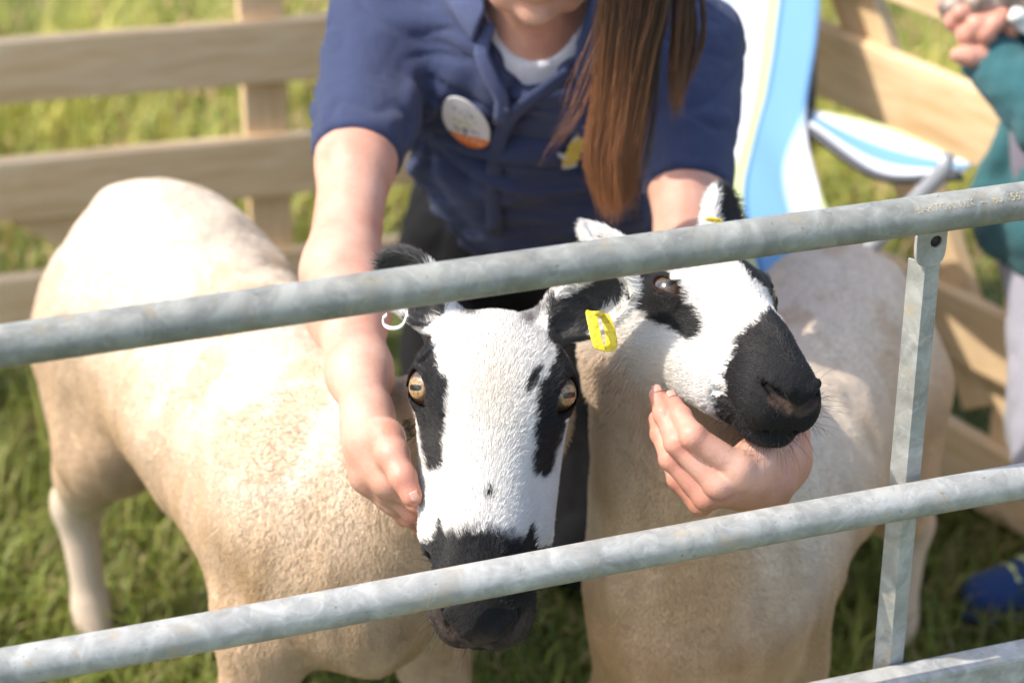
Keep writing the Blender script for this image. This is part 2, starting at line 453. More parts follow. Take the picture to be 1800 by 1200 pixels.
# ------------------------------------------------------------------ galvanised hurdle in front
GA = math.radians(18.3)
G0 = at(900, 480, 1.82); GD = V3(math.cos(GA), math.sin(GA), 0); GN = V3(-math.sin(GA), math.cos(GA), 0)
def gp(s, z, n=0.0): return V3(*(G0[:2] + GD[:2] * s + GN[:2] * n), z)
def hurdle():
    t = empty('metal_hurdle', gp(0, 0))
    tag(t, 'galvanised steel sheep hurdle of round tubes in front of the sheep', 'hurdle')
    zt = G0[2]; s0, s1 = -.78, .98
    def rail(z, r, mt=GALV):
        pts = [gp(s, z + .0012 * math.sin(5 * s + z * 9), .001 * math.sin(7 * s)) for s in np.linspace(s0, s1, 40)]
        V, F = tube_data(pts, r, 28)
        return put('rail', mesh('rail', V, F), mt, t)
    top = rail(zt, .0162, GALV_OLD); top['label'] = 'top rail with faded maker lettering'
    rail(zt - .279, .016)
    # square section rail
    beam('rail', gp(s0, zt - .478), gp(s1, zt - .478), .028, .032, GALV, t, bev=.004, jitter=0, cuts=0)
    rail(zt - .64, .016); rail(zt - .77, .016)
    for s in (s0, s1):
        tube('end_post', [gp(s, zt + .02), gp(s, .0)], .019, GALV, t, 20)
    # pressed angle upright with a flattened, drilled top
    su = .375
    prof = [(-.0125, .009), (-.0030, -.0040), (.0128, -.0005), (.0128, .0023), (-.0022, -.0012), (-.0108, .0112)]
    zs = np.linspace(.12, zt - .055, 24); V, F = [], []
    for z in zs:
        for a, b in prof: V.append(gp(su + a, z, b + .0205))
    k = len(prof)
    for i in range(len(zs) - 1):
        for j in range(k): F.append((i * k + j, i * k + (j + 1) % k, (i + 1) * k + (j + 1) % k, (i + 1) * k + j))
    F.append(tuple(range(k))[::-1]); F.append(tuple((len(zs) - 1) * k + j for j in range(k)))
    up = put('upright', mesh('upright', V, F), GALV, t, smooth=False)
    # drilled tab: ring of quads round the hole, two faces and walls
    zc = zt - .031; V, F = [], []; m = 40
    for dn in (.0150, .0195):
        for j in range(m):
            q = 2 * math.pi * j / m; V.append(gp(su + .0045 + .0054 * math.cos(q), zc - .004 + .0054 * math.sin(q), dn))
        for j in range(m):
            q = 2 * math.pi * j / m; c, s_ = math.cos(q), math.sin(q)
            e = 4.0; rr = (abs(c / .0140) ** e + abs(s_ / (.026 if s_ < 0 else .021)) ** e) ** (-1 / e)
            V.append(gp(su + .0005 + rr * c, zc + rr * s_, dn))
    for j in range(m):
        a, b = j, (j + 1) % m
        F += [(a, b, m + b, m + a), (2 * m + b, 2 * m + a, 3 * m + a, 3 * m + b), (m + a, m + b, 3 * m + b, 3 * m + a), (b, a, 2 * m + a, 2 * m + b)]
    put('drilled_tab', mesh('drilled_tab', V, F), GALV, up, smooth=False)
    tube('hole_plug', [gp(su + .0045, zc - .004, .0172), gp(su + .0045, zc - .004, .030)], .0053, mat_plain('hole_dark', (.045, .035, .028), .7), up, 20)  # dark disc added inside the drilled hole so that it looks dark
    # maker lettering, wrapped on the tube
    cu = bpy.data.curves.new('lettering', 'FONT'); cu.body = 'BARTON U.K  --  BS 4568/95   EN'; cu.size = .0092; cu.space_character = 1.0
    tmp = bpy.data.objects.new('tmp', cu); COL.objects.link(tmp); bpy.context.view_layer.update()
    lm = bpy.data.meshes.new_from_object(tmp.evaluated_get(bpy.context.evaluated_depsgraph_get())); bpy.data.objects.remove(tmp)
    bm = bmesh.new(); bm.from_mesh(lm); bmesh.ops.subdivide_edges(bm, edges=[e for e in bm.edges if e.calc_length() > .003], cuts=2)
    bmesh.ops.triangulate(bm, faces=bm.faces)
    R = .0162 + .0006; sx = .342
    for v in bm.verts:
        x, y = v.co.x, v.co.y; th = math.radians(33) + y / R     # angle above the camera-facing side
        zz = zt + .0012 * math.sin(5 * (sx + x) + zt * 9)
        v.co = Vector(gp(sx + x, zz + R * math.sin(th), .001 * math.sin(7 * (sx + x)) - R * math.cos(th)))
    me = bpy.data.meshes.new('lettering'); bm.to_mesh(me); bm.free()
    mt = M_('faded_print'); mt.color((.62, .50, .30)).set(Roughness=.7)
    nz = mt.noise(mt.coords(), 160, 4, .7); mt.l(mt.ramp(nz, [(.40, (0,) * 3), (.52, (.85,) * 3)]), mt.b.inputs['Alpha'])
    put('lettering', me, mt.m, top, smooth=False)
    return t
hurdle()

# ------------------------------------------------------------------ wooden pen fences
def fence_line(name, A, D, s0, s1, boards, posts, label, braces=(), th=.024):
    """boards: (z0,z1[,s0,s1]) on the pen side; posts: s values; A + D*s is the line on the ground"""
    A = V3(*A, 0); D = unit(V3(*D, 0)); Nn = V3(D[1], -D[0], 0)      # towards the pen
    t = empty(name, A); tag(t, label, 'fence')
    for b in boards:
        z0, z1 = b[:2]; a, c = b[2:] if len(b) > 2 else (s0, s1)
        zc = (z0 + z1) / 2
        beam('board', A + D * a + V3(0, 0, zc) + Nn * (th / 2), A + D * c + V3(0, 0, zc) + Nn * (th / 2), th, z1 - z0, WOOD, t)
    for s, w, h in posts:
        beam('post', A + D * s - Nn * .022, A + D * s + V3(0, 0, h) - Nn * .022, w, .04, WOOD, t, up=Nn)
    for (sa, za, sb, zb, w) in braces:
        beam('brace', A + D * sa + V3(0, 0, za) - Nn * .0145, A + D * sb + V3(0, 0, zb) - Nn * .0145, .024, w, WOOD, t)
    return t
# back-left hurdle
_a = at(0, 690, 1); _k = HC / (HC - _a[2]); FL = _a * _k
LB = [(.105, .205), (.30, .395), (.485, .58), (.67, .765), (.855, .95)]
fence_line('wooden_fence', FL[:2], (math.cos(.235), math.sin(.235)), -.75, 1.25, LB, [(.44, .066, 1.0), (-.7, .066, 1.0), (1.2, .066, 1.0)],
           'pale wooden hurdle fence of wide boards behind the nearer sheep', braces=[(-.15, .47, .395, .0 + .08, .075)])
# right-hand hurdle
RA = V3(.335, 3.32, 0); RD = unit(V3(.5, -.70, 0))
RB = [(.015, .125), (.225, .325), (.52, .625), (.70, .80)]
fence_line('wooden_fence', RA[:2], RD[:2], -.3, 1.5, RB, [(.02, .06, .9), (.60, .05, .62)],
           'sunlit wooden hurdle fence behind the striped chair and the child', braces=[(.12, .86, .56, .16, .085)])
CAMR, CAMU, CAMT = V3(1, 0, 0), V3(0, _SP, _CP), V3(0, -_CP, _SP)     # right, up, towards the camera
# ------------------------------------------------------------------ sheep
def mat_fur(name):
    m = M_(name); c = m.attr('tint')
    m.color(c).set(Roughness=.42, Specular_IOR_Level=.4)
    return m.m
FUR = mat_fur('sheep_hair')
def mat_hide():
    m = M_('sheep_hide'); m.color(m.attr('tint')).set(Roughness=.8, Specular_IOR_Level=.2)
    m.bump(m.noise(m.coords(), 260, 3, .6), .5, .003); return m.m
HIDE = mat_hide()
def mat_eye(k=1.0):
    m = M_('sheep_eye'); tc = m.n('TexCoord'); sp = m.n('SeparateXYZ'); m.l(tc.outputs['Object'], sp.inputs[0])
    x, y = sp.outputs[0], sp.outputs[1]
    r = m.math('SQRT', m.math('ADD', m.math('MULTIPLY', x, x), m.math('MULTIPLY', m.math('MULTIPLY', y, y), 1.25)))
    fib = m.noise(m.coords(scale=(1, 1, 1)), 420, 4, .6, .5)
    ir = m.ramp(fib, [(.3, (.15 * k, .075 * k, .022 * k)), (.5, (.33 * k, .20 * k, .075 * k)), (.7, (.45 * k, .35 * k, .23 * k))])
    c = m.mix(m.ramp(m.math('MULTIPLY', r, 54), [(.50, (0, 0, 0)), (.62, (1, 1, 1))]), ir, (.07, .03, .015))
    px = m.math('POWER', m.math('ABSOLUTE', m.math('DIVIDE', x, .0078)), 4); py = m.math('POWER', m.math('ABSOLUTE', m.math('DIVIDE', y, .0027)), 4)
    pf = m.ramp(m.math('ADD', px, py), [(.75, (1, 1, 1)), (1, (0, 0, 0))])
    c = m.mix(pf, c, (.004, .004, .006))
    m.color(c).set(Roughness=.28, Coat_Weight=1.0, Coat_Roughness=.02, Coat_IOR=1.38); return m.m
EYE, EYE_DARK = mat_eye(), mat_eye(.22)

EARX, EYEC, EYER = .052, V3(.0530, .002, .005), .0185
def eye_axes(sx):
    a = unit(V3(.66 * sx, .36, .58))                 # where the eye looks
    h = unit(V3(-.62 * sx, .76, -.12)); h = unit(h - a * h.dot(a)); v = np.cross(h, a) * (1 if sx > 0 else -1)
    if v[2] < 0: v = -v
    return a, h, v
def head_sdf(H, ears, lid=.0124):
    """H: points in head space: y to the muzzle, z to the forehead, x to the animal's right"""
    S = H.copy(order='F'); S[:, 0] = np.abs(S[:, 0])
    d = s_ell(H, (0, -.016, -.015), (.064, .064, .048))
    d = smin(d, s_ell(H, (0, .000, .009), (.060, .050, .031)), .03)
    d = smin(d, s_cone(H, (0, .02, -.006), (0, .155, -.022), .041, .030), .03)
    d = smin(d, s_ell(H, (0, .085, .004), (.030, .085, .029)), .025)
    d = smin(d, s_cone(S, (.023, .0, -.042), (.027, .102, -.040), .038, .029), .022)
    d = smin(d, s_cone(S, (.025, -.030, -.068), (.010, .125, -.056), .034, .022), .03)
    d = smin(d, s_ell(S, (.051, -.001, .003), (.0185, .028, .019)), .014)
    d = smin(d, s_ell(H, (0, .160, -.026), (.0430, .039, .035)), .02)
    d = smin(d, s_ell(S, (.017, .174, -.034), (.0240, .027, .026)), .014)
    d = smin(d, s_ell(H, (0, .179, -.012), (.026, .026, .021)), .014)
    # mouth: lower jaw under a slit
    d = smin(d, s_ell(H, (0, .160, -.063), (.030, .034, .0165)), .007)
    d = smax(d, -s_cone(S, (.043, .126, -.043), (.034, .170, -.050), .0036, .0038), .004)
    d = smax(d, -s_cone(S, (.034, .170, -.050), (.0, .207, -.055), .0038, .0042), .004)
    # nostrils, philtrum
    d = smax(d, -s_cone(S, (.0075, .204, -.023), (.020, .196, -.011), .0040, .0064), .005)
    d = smax(d, -s_cone(S, (.020, .196, -.011), (.028, .181, -.0075), .0064, .0034), .005)
    d = smin(d, s_cone(S, (.012, .200, -.004), (.026, .188, .0005), .0045, .004), .006)
    d = smax(d, -s_cone(H, (0, .206, -.018), (0, .203, -.050), .0020, .0024), .003)
    # eye: lid bulge, then the opening
    a, h, v = eye_axes(1)
    R = np.array([a, h, v])
    d = smin(d, s_ell(S, EYEC + a * .001 + v * .002, (.0202, .0222, .0205), R), .005)
    d = smin(d, s_cone(S, EYEC + h * .015 + v * .0165 + a * .007, EYEC - h * .014 + v * .0175 + a * .009, .0042), .009)
    d = smax(d, -s_ell(S, EYEC + a * .020 + v * .0005, (.022, .0185, lid), R), .0015)
    d = np.maximum(d, -s_cone(S, EYEC, EYEC + V3(1e-4, 0, 0), EYER + .0004))
    # tear groove
    d = smax(d, -s_cone(S, EYEC + h * .017 + a * .016, EYEC + h * .027 + a * .010, .0025, .0015), .006)
    # ears: cupped leaves
    for e in ears:
        b, t, n, L, wd = e                            # base, direction, cup normal, length, half width
        s_ = np.cross(n, t)
        R = np.array([t, s_, n])
        lf = s_ell(H, b + t * L * .52, (L * .54, wd, .019), R)
        cp = s_ell(H, b + t * L * .56 + n * .0125, (L * .50, wd * .84, .0205), R)
        lf = smax(lf, -cp, .004)
        st = s_cone(H, b - t * .012, b + t * L * .2, .021, .017)
        st = smax(st, -s_cone(H, b + t * L * .10 + n * .016, b + t * L * .5 + n * .02, .010, .02), .006)
        d = smin(d, smin(lf, st, .012), .014)
    return d

def head_weight(s, P):
    H = s.toH(P); w = sstep(-.115, -.075, H[:, 1] + .02 * noise(P, 60, 3)) * sstep(-.115, -.085, H[:, 2] - .018 * sstep(.03, -.02, H[:, 1]) + .012 * noise(P, 50, 7)) * (1 - sstep(.22, .25, np.sqrt((H ** 2).sum(1))))
    for b, t, n, L, wd in s.ears: w = np.maximum(w, (s_cone(H, b + t * .01, b + t * L, .04) < 0) * 1.0)
    return w
class Sheep:
    def __init__(s, name, label, loc, fwd, headM, ears, neck, seed, legs, scale=1.0, hs=1.0, lid=.0124, eye=None, long=1.0):
        s.long = long
        s.seed, s.hs, s.lid, s.eye = seed, hs, lid, eye
        s.root = empty(name, loc); tag(s.root, label, 'sheep')
        s.loc = np.asarray(loc, float); f = unit(fwd); s.sc = scale
        s.R = np.array([[f[1], -f[0], 0], [f[0], f[1], 0], [0, 0, 1.0]])  # rows: x (its right), y (forward), z
        s.hR = np.asarray(headM[1]); s.ho = np.asarray(headM[0], float)        # rows of hR = head axes in world
        s.ears, s.neck, s.legs = ears, neck, legs
    def toB(s, P): return np.asfortranarray(((P - s.loc.astype(P.dtype)) @ s.R.T.astype(P.dtype)) / s.sc)
    def frB(s, b): return s.loc + (np.asarray(b) * s.sc) @ s.R
    def toH(s, P):
        H = np.asfortranarray(((P - s.ho.astype(P.dtype)) @ s.hR.T.astype(P.dtype)) / s.hs)
        if s.long != 1: H[:, 1] = np.where(H[:, 1] > 0, H[:, 1] / s.long, H[:, 1])
        return H
    def frH(s, h): return s.ho + (np.asarray(h) * s.hs) @ s.hR
    def body(s, P):
        B = s.toB(P)
        d = s_ell(B, (0, -.33, .555), (.140, .185, .140))
        d = smin(d, s_ell(B, (0, -.05, .548), (.150, .33, .135)), .09)
        d = smin(d, s_ell(B, (0, .19, .555), (.112, .155, .125)), .07)
        d = smin(d, s_cone(B, (0, -.36, .625), (0, .18, .615), .075, .06), .10)
        d = smin(d, s_ell(B, (0, .30, .505), (.058, .070, .095)), .05)
        for i, L in enumerate(s.legs):
            k = .04 if i < 2 else .07
            d = smin(d, chain(B, L[0], L[1], .03), k)
        d = smin(d, s_cone(B, (0, -.50, .58), (0, -.535, .46), .03, .02), .03)      # docked tail
        return d * s.sc
    def full(s, P):
        d = np.minimum(smin(s.body(P), chain(P, s.neck[0], s.neck[1], .06), .09), 1.0)
        H = s.toH(P); q = s_cone(H, (0, .03, -.01), (0, .031, -.01), 0)
        i = np.where(q < .34)[0]
        e = q - .20; e[i] = head_sdf(H[i], s.ears, s.lid) * s.hs
        d[i] = smin(d[i], e[i], .03)
        return d
    def build(s, tint, cheek_plane):
        lo = np.minimum(s.frB((-.35, -.62, -.01)), s.frB((.35, .55, -.01))); hi = lo.copy()
        cs = np.array([s.frB((a, b, c)) for a in (-.30, .30) for b in (-.60, .62) for c in (-.01, .85)])
        lo, hi = cs.min(0), cs.max(0)
        VB, QB = sdf_mesh(s.full, lo - .02, hi + .02, .0085, 2, lambda C: cheek_plane(s.toH(C)) <= 0)
        hc = np.array([s.frH((a, b, c)) for a in (-.22, .22) for b in (-.21, .225 * s.long) for c in (-.19, .13)])
        def fh(P):
            H = s.toH(P); e = head_sdf(H, s.ears, s.lid) * s.hs; i = np.where((e > -.06) & ((H[:, 1] < .06) | (e > .04)))[0]
            e[i] = smin(e[i], smin(s.body(P[i]), chain(P[i], s.neck[0], s.neck[1], .06), .09), .03)
            return e
        VH, QH = sdf_mesh(fh, hc.min(0), hc.max(0), .0021, 1, lambda C: cheek_plane(s.toH(C)) > -.006)
        s.VB, s.QB, s.VH, s.QH = VB, QB, VH, QH
        # clip furrows in the fleece
        w = sstep(.24, .34, s.toB(VB)[:, 2]) * sstep(.0, .05, -cheek_plane(s.toH(VB)))
        VB += vnormals(VB, QB) * (w * (.0025 * fbm(VB * V3(1, 1, .30), 42, 3 + s.seed, 2) + .004 * fbm(VB, 15, 5, 2)))[:, None]
        V, Q = merge((VB, QB), (VH, QH))
        me = fast_mesh('body', V, Q); vcol(me, 'tint', tint(s, V))
        s.mesh_o = put('body', me, HIDE, s.root)
        for sx in (1, -1):
            a, h, v = eye_axes(1); m = V3(sx, 1, 1)
            a, h, v = (a * m) @ s.hR, (h * m) @ s.hR, (v * m) @ s.hR
            c = s.frH(EYEC * m)
            bm = bmesh.new(); bmesh.ops.create_uvsphere(bm, u_segments=32, v_segments=24, radius=EYER * s.hs)
            bmesh.ops.scale(bm, vec=(1, 1, 1.02), verts=bm.verts)
            em = bpy.data.meshes.new('eye'); bm.to_mesh(em); bm.free()
            o = put('eye', em, s.eye or EYE)
            # the pupil slot stays level
            hh = unit(CAMR - a * CAMR.dot(a)); v = np.cross(a, hh)
            M = Matrix((list(hh) + [0], list(v) + [0], list(a) + [0], [0, 0, 0, 1])).transposed(); M.translation = Vector(c)
            o.matrix_world = M; bpy.context.view_layer.update()
            o.parent = s.root; o.matrix_parent_inverse = s.root.matrix_world.inverted()
    def fur(s, n_head, n_body, tint, flow, hlen):
        rng = np.random.default_rng(s.seed)
        # face hair
        P, N = scatter(s.VH, s.QH, n_head, lambda C: np.maximum(head_weight(s, C), .02), rng)
        H = s.toH(P)
        C = tint(s, P + rng.normal(0, .0009, P.shape)); L = hlen(s, H)
        keep = L > .0005; P, N, H, C, L = P[keep], N[keep], H[keep], C[keep], L[keep]
        T = flow(H) @ s.hR; T = T + rng.normal(0, .15, T.shape); T = T - N * (T * N).sum(1)[:, None]
        T /= np.linalg.norm(T, axis=1, keepdims=True) + 1e-9
        lift = rng.uniform(.14, .44, len(P))[:, None]
        L = (L * rng.uniform(.6, 1.25, len(P)))[:, None]
        k = 4; pts = np.empty((len(P), k, 3))
        for j in range(k):
            u = j / (k - 1)
            pts[:, j] = P - N * .0006 + T * L * u + N * L * (lift * u - .35 * lift * u * u)
        C = C * rng.uniform(.86, 1.08, len(P))[:, None]
        rad = np.array([.00017, .00016, .00012, .00004]) * 1.15
        hair_object('face_hair', pts, rad, np.clip(C, 0, .93), FUR, s.root)
        # whiskers
        P, N = scatter(s.VH, s.QH, 260, lambda C: ((s.toH(C)[:, 1] > .13) & (s.toH(C)[:, 1] < .195) & (s.toH(C)[:, 2] < -.015)) * 1.0, rng)
        T = N + rng.normal(0, .35, N.shape) + .4 * s.hR[1]; T /= np.linalg.norm(T, axis=1, keepdims=True); L = rng.uniform(.006, .028, (len(P), 1)); dr = rng.normal(0, .25, N.shape)
        pts = np.stack([P, P + T * L * .35, P + T * L * .7 + dr * L * .12, P + T * L + dr * L * .4 - V3(0, 0, .1) * L], 1)
        hair_object('whiskers', pts, np.array([.00012, .00011, .00009, .00004]), np.tile(V3(.02, .017, .015), (len(P), 1)), FUR, s.root)
        # fleece, clipped short: tiny curls
        P, N = scatter(*merge((s.VB, s.QB), (s.VH, s.QH)), n_body, lambda C: np.where(s.toB(C)[:, 2] < .05, .02, 1.0) * (1 - .97 * head_weight(s, C)), rng)
        B = s.toB(P); C = tint(s, P)
        T = np.c_[.15 * B[:, 0], -.55 + 0 * B[:, 1], -.75 + 0 * B[:, 2]] @ s.R
        T = T + .26 * np.c_[noise(P, 20, 1), noise(P, 20, 2), noise(P, 20, 3)] + rng.normal(0, .2, P.shape)
        T = T - N * (T * N).sum(1)[:, None]; T /= np.linalg.norm(T, axis=1, keepdims=True) + 1e-9
        leg = 1 - sstep(.26, .36, B[:, 2])
        Hh = s.toH(P); thr = sstep(-.05, -.075, Hh[:, 2]) * sstep(.06, .02, Hh[:, 1]) * sstep(-.15, -.11, Hh[:, 1]) * (Hh[:, 2] > -.15)
        L = (rng.uniform(.005, .009, len(P)) * (1 - .5 * leg) * (1 + 1.3 * thr))[:, None]
        W = np.cross(N, T); k = 5; pts = np.empty((len(P), k, 3)); ph = rng.uniform(0, 6.28, len(P))
        for j in range(k):
            u = j / (k - 1)
            pts[:, j] = P - N * .001 + T * L * u * .7 + N * L * (.40 * u) * (1 - .5 * leg)[:, None] + W * (np.sin(ph + u * 5.5) * .0008 * u)[:, None]
        C = C * rng.uniform(.90, 1.06, len(P))[:, None]
        hair_object('fleece', pts, np.array([.00024, .00024, .00022, .00018, .00007]), np.clip(C, 0, .93), FUR, s.root)

WHITE, BLACK, CREAM = V3(.75, .715, .66), V3(.011, .010, .010), V3(.60, .425, .265)
def soft(d, w): return 1 - sstep(-w, w, d)            # 1 inside
def seg2(u, v, a, b, ra, rb):
    return s_cone(np.c_[u, v, 0 * u], (*a, 0), (*b, 0), ra, rb)
def coat(s, P):
    """fleece colour of the body, with sunlight on the back painted in"""
    B = s.toB(P)
    n = fbm(P, 14, 3 + s.seed, 4); st = fbm(P * V3(1, 1, .28), 55, 8, 2)
    c = CREAM * (V3(1, 1, 1) if s.seed == 1 else V3(1.04, .97, .90)) * (1 + .10 * n[:, None]) + V3(.09, .075, .055) * (st * (.5 + .5 * sstep(-.2, .2, B[:, 1])))[:, None]
    top = sstep(.50, .68, B[:, 2]) * (1 - sstep(.25, .45, B[:, 1]))
    c = c + (V3(.78, .69, .57) - c) * (.80 * top)[:, None]  # back and rump whitened: glare of the sun put into the colour
    patch = sstep(.05, .5, fbm(P * V3(1, 1, .5), 11, 21 + s.seed, 3))
    c = c + (V3(.50, .32, .16) - c) * ((.25 + .55 * sstep(-.25, .15, B[:, 1])) * patch * (1 - .85 * top))[:, None]
    dirt = sstep(.35, .75, fbm(P * V3(1, 1, .6), 19, 31 + s.seed, 3)) * top
    c = c + (V3(.55, .38, .22) - c) * (.55 * dirt)[:, None]
    low = 1 - sstep(.22, .36, B[:, 2])
    c = c + (V3(.62, .52, .42) - c) * (.6 * low)[:, None]
    blk = soft(B[:, 2] - .17 + .02 * noise(P, 40, 4), .01) * (B[:, 1] > 0)
    c = c + (V3(.05, .04, .035) - c) * blk[:, None]
    hoof = soft(B[:, 2] - .045, .004)
    return c + (V3(.06, .05, .04) - c) * hoof[:, None]
def flow(H):
    """hair lies away from the nose, swirling off the midline"""
    x = H[:, 0]; f = np.c_[x * 9, -.9 + 0 * x, -.25 - np.abs(x) * 3]
    low = sstep(.02, .12, H[:, 1])
    f[:, 1] += 0
    return f
def hlen(s, H):
    S = np.c_[np.abs(H[:, 0]), H[:, 1], H[:, 2]]
    a, h, v = eye_axes(1)
    L = .0062 + 0 * H[:, 0]
    L = L + .003 * sstep(-.03, -.10, H[:, 1]) + .004 * sstep(-.05, -.09, H[:, 2])
    L = L - .0032 * sstep(.12, .17, H[:, 1]) - .0018 * sstep(.175, .19, H[:, 1])
    de = np.sqrt(((S - EYEC) ** 2).sum(1))
    op = ((S - EYEC) @ a > .002) & (np.abs((S - EYEC) @ h) < .019) & (np.abs((S - EYEC) @ v) < .0145)
    L = L * sstep(.018, .034, de) + .0012
    lash = ((S - EYEC) @ v > .0125) & ((S - EYEC) @ v < .021) & ((S - EYEC) @ a > .006) & (de < .032)
    L = np.where(lash & (noise(S, 900, 3) > .1), .011, L)
    L = np.where((de < EYER + .003) | (op & (de < .027)), 0, L)
    nz = np.minimum(s_cone(S, (.0075, .204, -.023), (.024, .190, -.009), .0085), s_cone(S, (.034, .170, -.050), (0, .207, -.055), .0055))
    L = np.where(nz < 0, 0, L)
    L = np.where((s_cone(H, (0, .204, -.018), (0, .203, -.050), .010) < 0), 0, L)
    return L
def leg_set(front, hind, fx=.112, hx=.112):
    """front/hind: y shift of each foot (right, left)"""
    out = []
    for sx, dy in ((1, front[0]), (-1, front[1])):
        out.append(([(sx * .092, .225, .44), (sx * (fx + .002), .225, .325), (sx * fx, .235 + dy, .205), (sx * fx, .225 + dy, .075), (sx * fx, .245 + dy, .022)],
                    [.052, .037, .028, .021, .027]))
    for sx, dy in ((1, hind[0]), (-1, hind[1])):
        out.append(([(sx * .075, -.36, .50), (sx * .102, -.30, .405), (sx * .108, -.385, .315), (sx * hx, -.455 + dy, .235), (sx * hx, -.435 + dy, .075), (sx * hx, -.41 + dy, .022)],
                    [.098, .064, .043, .031, .022, .028]))
    return out

# ---- nearer sheep, facing the lens
def frame(fwd, up):
    y = unit(fwd); z = unit(np.asarray(up) - y * np.dot(up, y)); return np.array([np.cross(y, z), y, z])
hy = -.885 * CAMU + .465 * CAMT - .045 * CAMR
hR1 = frame(hy, CAMT + .5 * CAMU + .02 * CAMR)
ho1 = at(866, 686, 2.078)
def ear_to(ho, hR, hs, sx, tip, n, wd, root=(.049, -.068, -.006)):
    """an ear from its root on the skull to a tip point in the pen"""
    b = V3(root[0] * sx, *root[1:]); q = (hR @ (tip - ho)) / hs - b; L = np.linalg.norm(q); t = q / L
    n = np.asarray(n, float); return (b, t, unit(n - t * n.dot(t)), L, wd)
E1 = [ear_to(ho1, hR1, 1.045, 1, at(684, 450, 2.10), (.35, .35, .8), .025), ear_to(ho1, hR1, 1.045, -1, at(1100, 488, 2.07), (-.15, .55, .75), .029)]
f1 = unit(V3(.45, -.893, 0)); loc1 = V3(-.268, 2.19, 0)
s1 = Sheep('sheep', 'sheep with black eye patches facing the lens between the hurdle rails', loc1, f1, (ho1, hR1), E1,
           ([loc1 + f1 * .20 + V3(0, 0, .50), ho1 + hR1.T @ V3(0, -.038, -.125), ho1 + hR1.T @ V3(0, -.02, -.05)], [.105, .056, .040]), 1, leg_set((.0, .02), (.0, .05)), .92, 1.045, .0108, None, 1.085)
def tint1(s, P):
    H = s.toH(P); x, y, z = H.T; u = -x                    # u to the picture's right
    v = 1.0 * y - .465 * (z - .022)
    nz = .0016 * noise(P, 260, 5) + .0016 * noise(P, 110, 6)
    hd = coat(s, P)
    w = WHITE * (1 + .03 * fbm(P, 60, 4))[:, None]
    yel = np.exp(-((u / .022) ** 2 + ((v - .01) / .05) ** 2)); w = w + (V3(.77, .67, .52) - w) * (.5 * yel)[:, None]
    head = head_weight(s, P)
    c = hd + (w - hd) * head[:, None]
    m = 0 * u
    for sg in (1, -1):
        q = u * sg
        d = np.minimum(seg2(q, v, (.063, -.030), (.060, .012), .011, .021), seg2(q, v, (.052, .012), (.0445, .076), .0165, .0085))
        d = np.minimum(d, seg2(q, v, (.090, -.012), (.078, .022), .024, .012))
        m = np.maximum(m, soft(d + nz, .0012) * sstep(-.085, -.07, z + nz * 4))
    m = np.maximum(m, soft(seg2(u, v, (.036, -.008), (.029, .010), .0045, .003) + nz, .0012))
    m = np.maximum(m, soft(seg2(u, v, (.002, .097), (.002, .100), .0042, .0042) + nz * 1.5, .0012))
    m = np.maximum(m, soft(seg2(u, v, (-.070, .04), (-.066, .055), .0025, .0012) + nz, .0012))
    m = np.maximum(m, .75 * soft(seg2(u, v, (-.024, -.066), (-.019, -.060), .006, .004) + nz * 2.5, .004))
    m = np.maximum(m, .75 * soft(seg2(u, v, (.027, -.060), (.034, -.068), .007, .006) + nz * 2.5, .004))
    nb = .134 + .45 * np.abs(u) ** 1.2 - .016 * np.exp(-((np.abs(u) - .037) / .005) ** 2) + .003 * noise(P, 90, 9)
    m = np.maximum(m, soft(nb - v + nz * 1.5, .0012) * (y > .05))
    m = np.maximum(m, sstep(.125, .135, y + nz * 2) )
    # ears
    for e in s.ears:
        b, t, n, L, wd = e; q = H - b; a = q @ t; cn = q @ n; sd = np.abs(q @ np.cross(n, t))
        ear = (a > .006) & (a < L * 1.1) & (np.sqrt((q ** 2).sum(1) - a * a) < .045) & (np.abs(x) > .044)
        inn = ear & (sd < wd * .60 + .004 * noise(P, 80, 2)) & (a < L * .93)
        rim = ear & ~inn
        black = inn | (rim & (a > L * .62) & (b[0] > 0)) | (ear & (a > .016) & (a < L * .30) & (sd < wd * .8))
        m = np.where(ear, np.where(black, .93, 0), m)
    m = m * (z > -.105)
    c = c + (BLACK - c) * m[:, None]
    # bare lids, lips
    S = np.c_[np.abs(x), y, z]; de = np.sqrt(((S - EYEC) ** 2).sum(1))
    a, h, vv = eye_axes(1)
    lid = soft(de - .0185, .002) + .8 * soft(s_cone(S, EYEC + h * .012 + a * .012, EYEC + h * .024 + a * .010 - vv * .003, .004, .003), .002)
    c = c + (V3(.045, .026, .018) - c) * np.clip(lid, 0, 1)[:, None] * .9
    lip = soft(s_cone(S, (.03, .185, -.05), (0, .205, -.055), .006), .003) + soft(s_cone(S, (.006, .208, -.03), (.0, .207, -.05), .007), .003)
    nosepad = sstep(.166, .183, y + .006 * noise(P, 90, 8)) * sstep(.005, -.012, z) * (.35 + .5 * sstep(-.2, .4, fbm(P, 130, 6)))
    c = c + (V3(.075, .052, .042) - c) * nosepad[:, None]
    return c + (V3(.10, .070, .060) - c) * np.clip(lip, 0, 1)[:, None] * .8
# everything ahead of this plane gets the fine mesh
def fine_zone(ears):
    def z(H):
        q = .185 - s_cone(H, (0, .05, -.005), (0, .0501, -.005), 0)
        for b, t, n, L, wd in ears: q = np.maximum(q, -s_cone(H, b, b + t * L, .05, .048))
        return q
    return z
s1.build(tint1, fine_zone(E1))

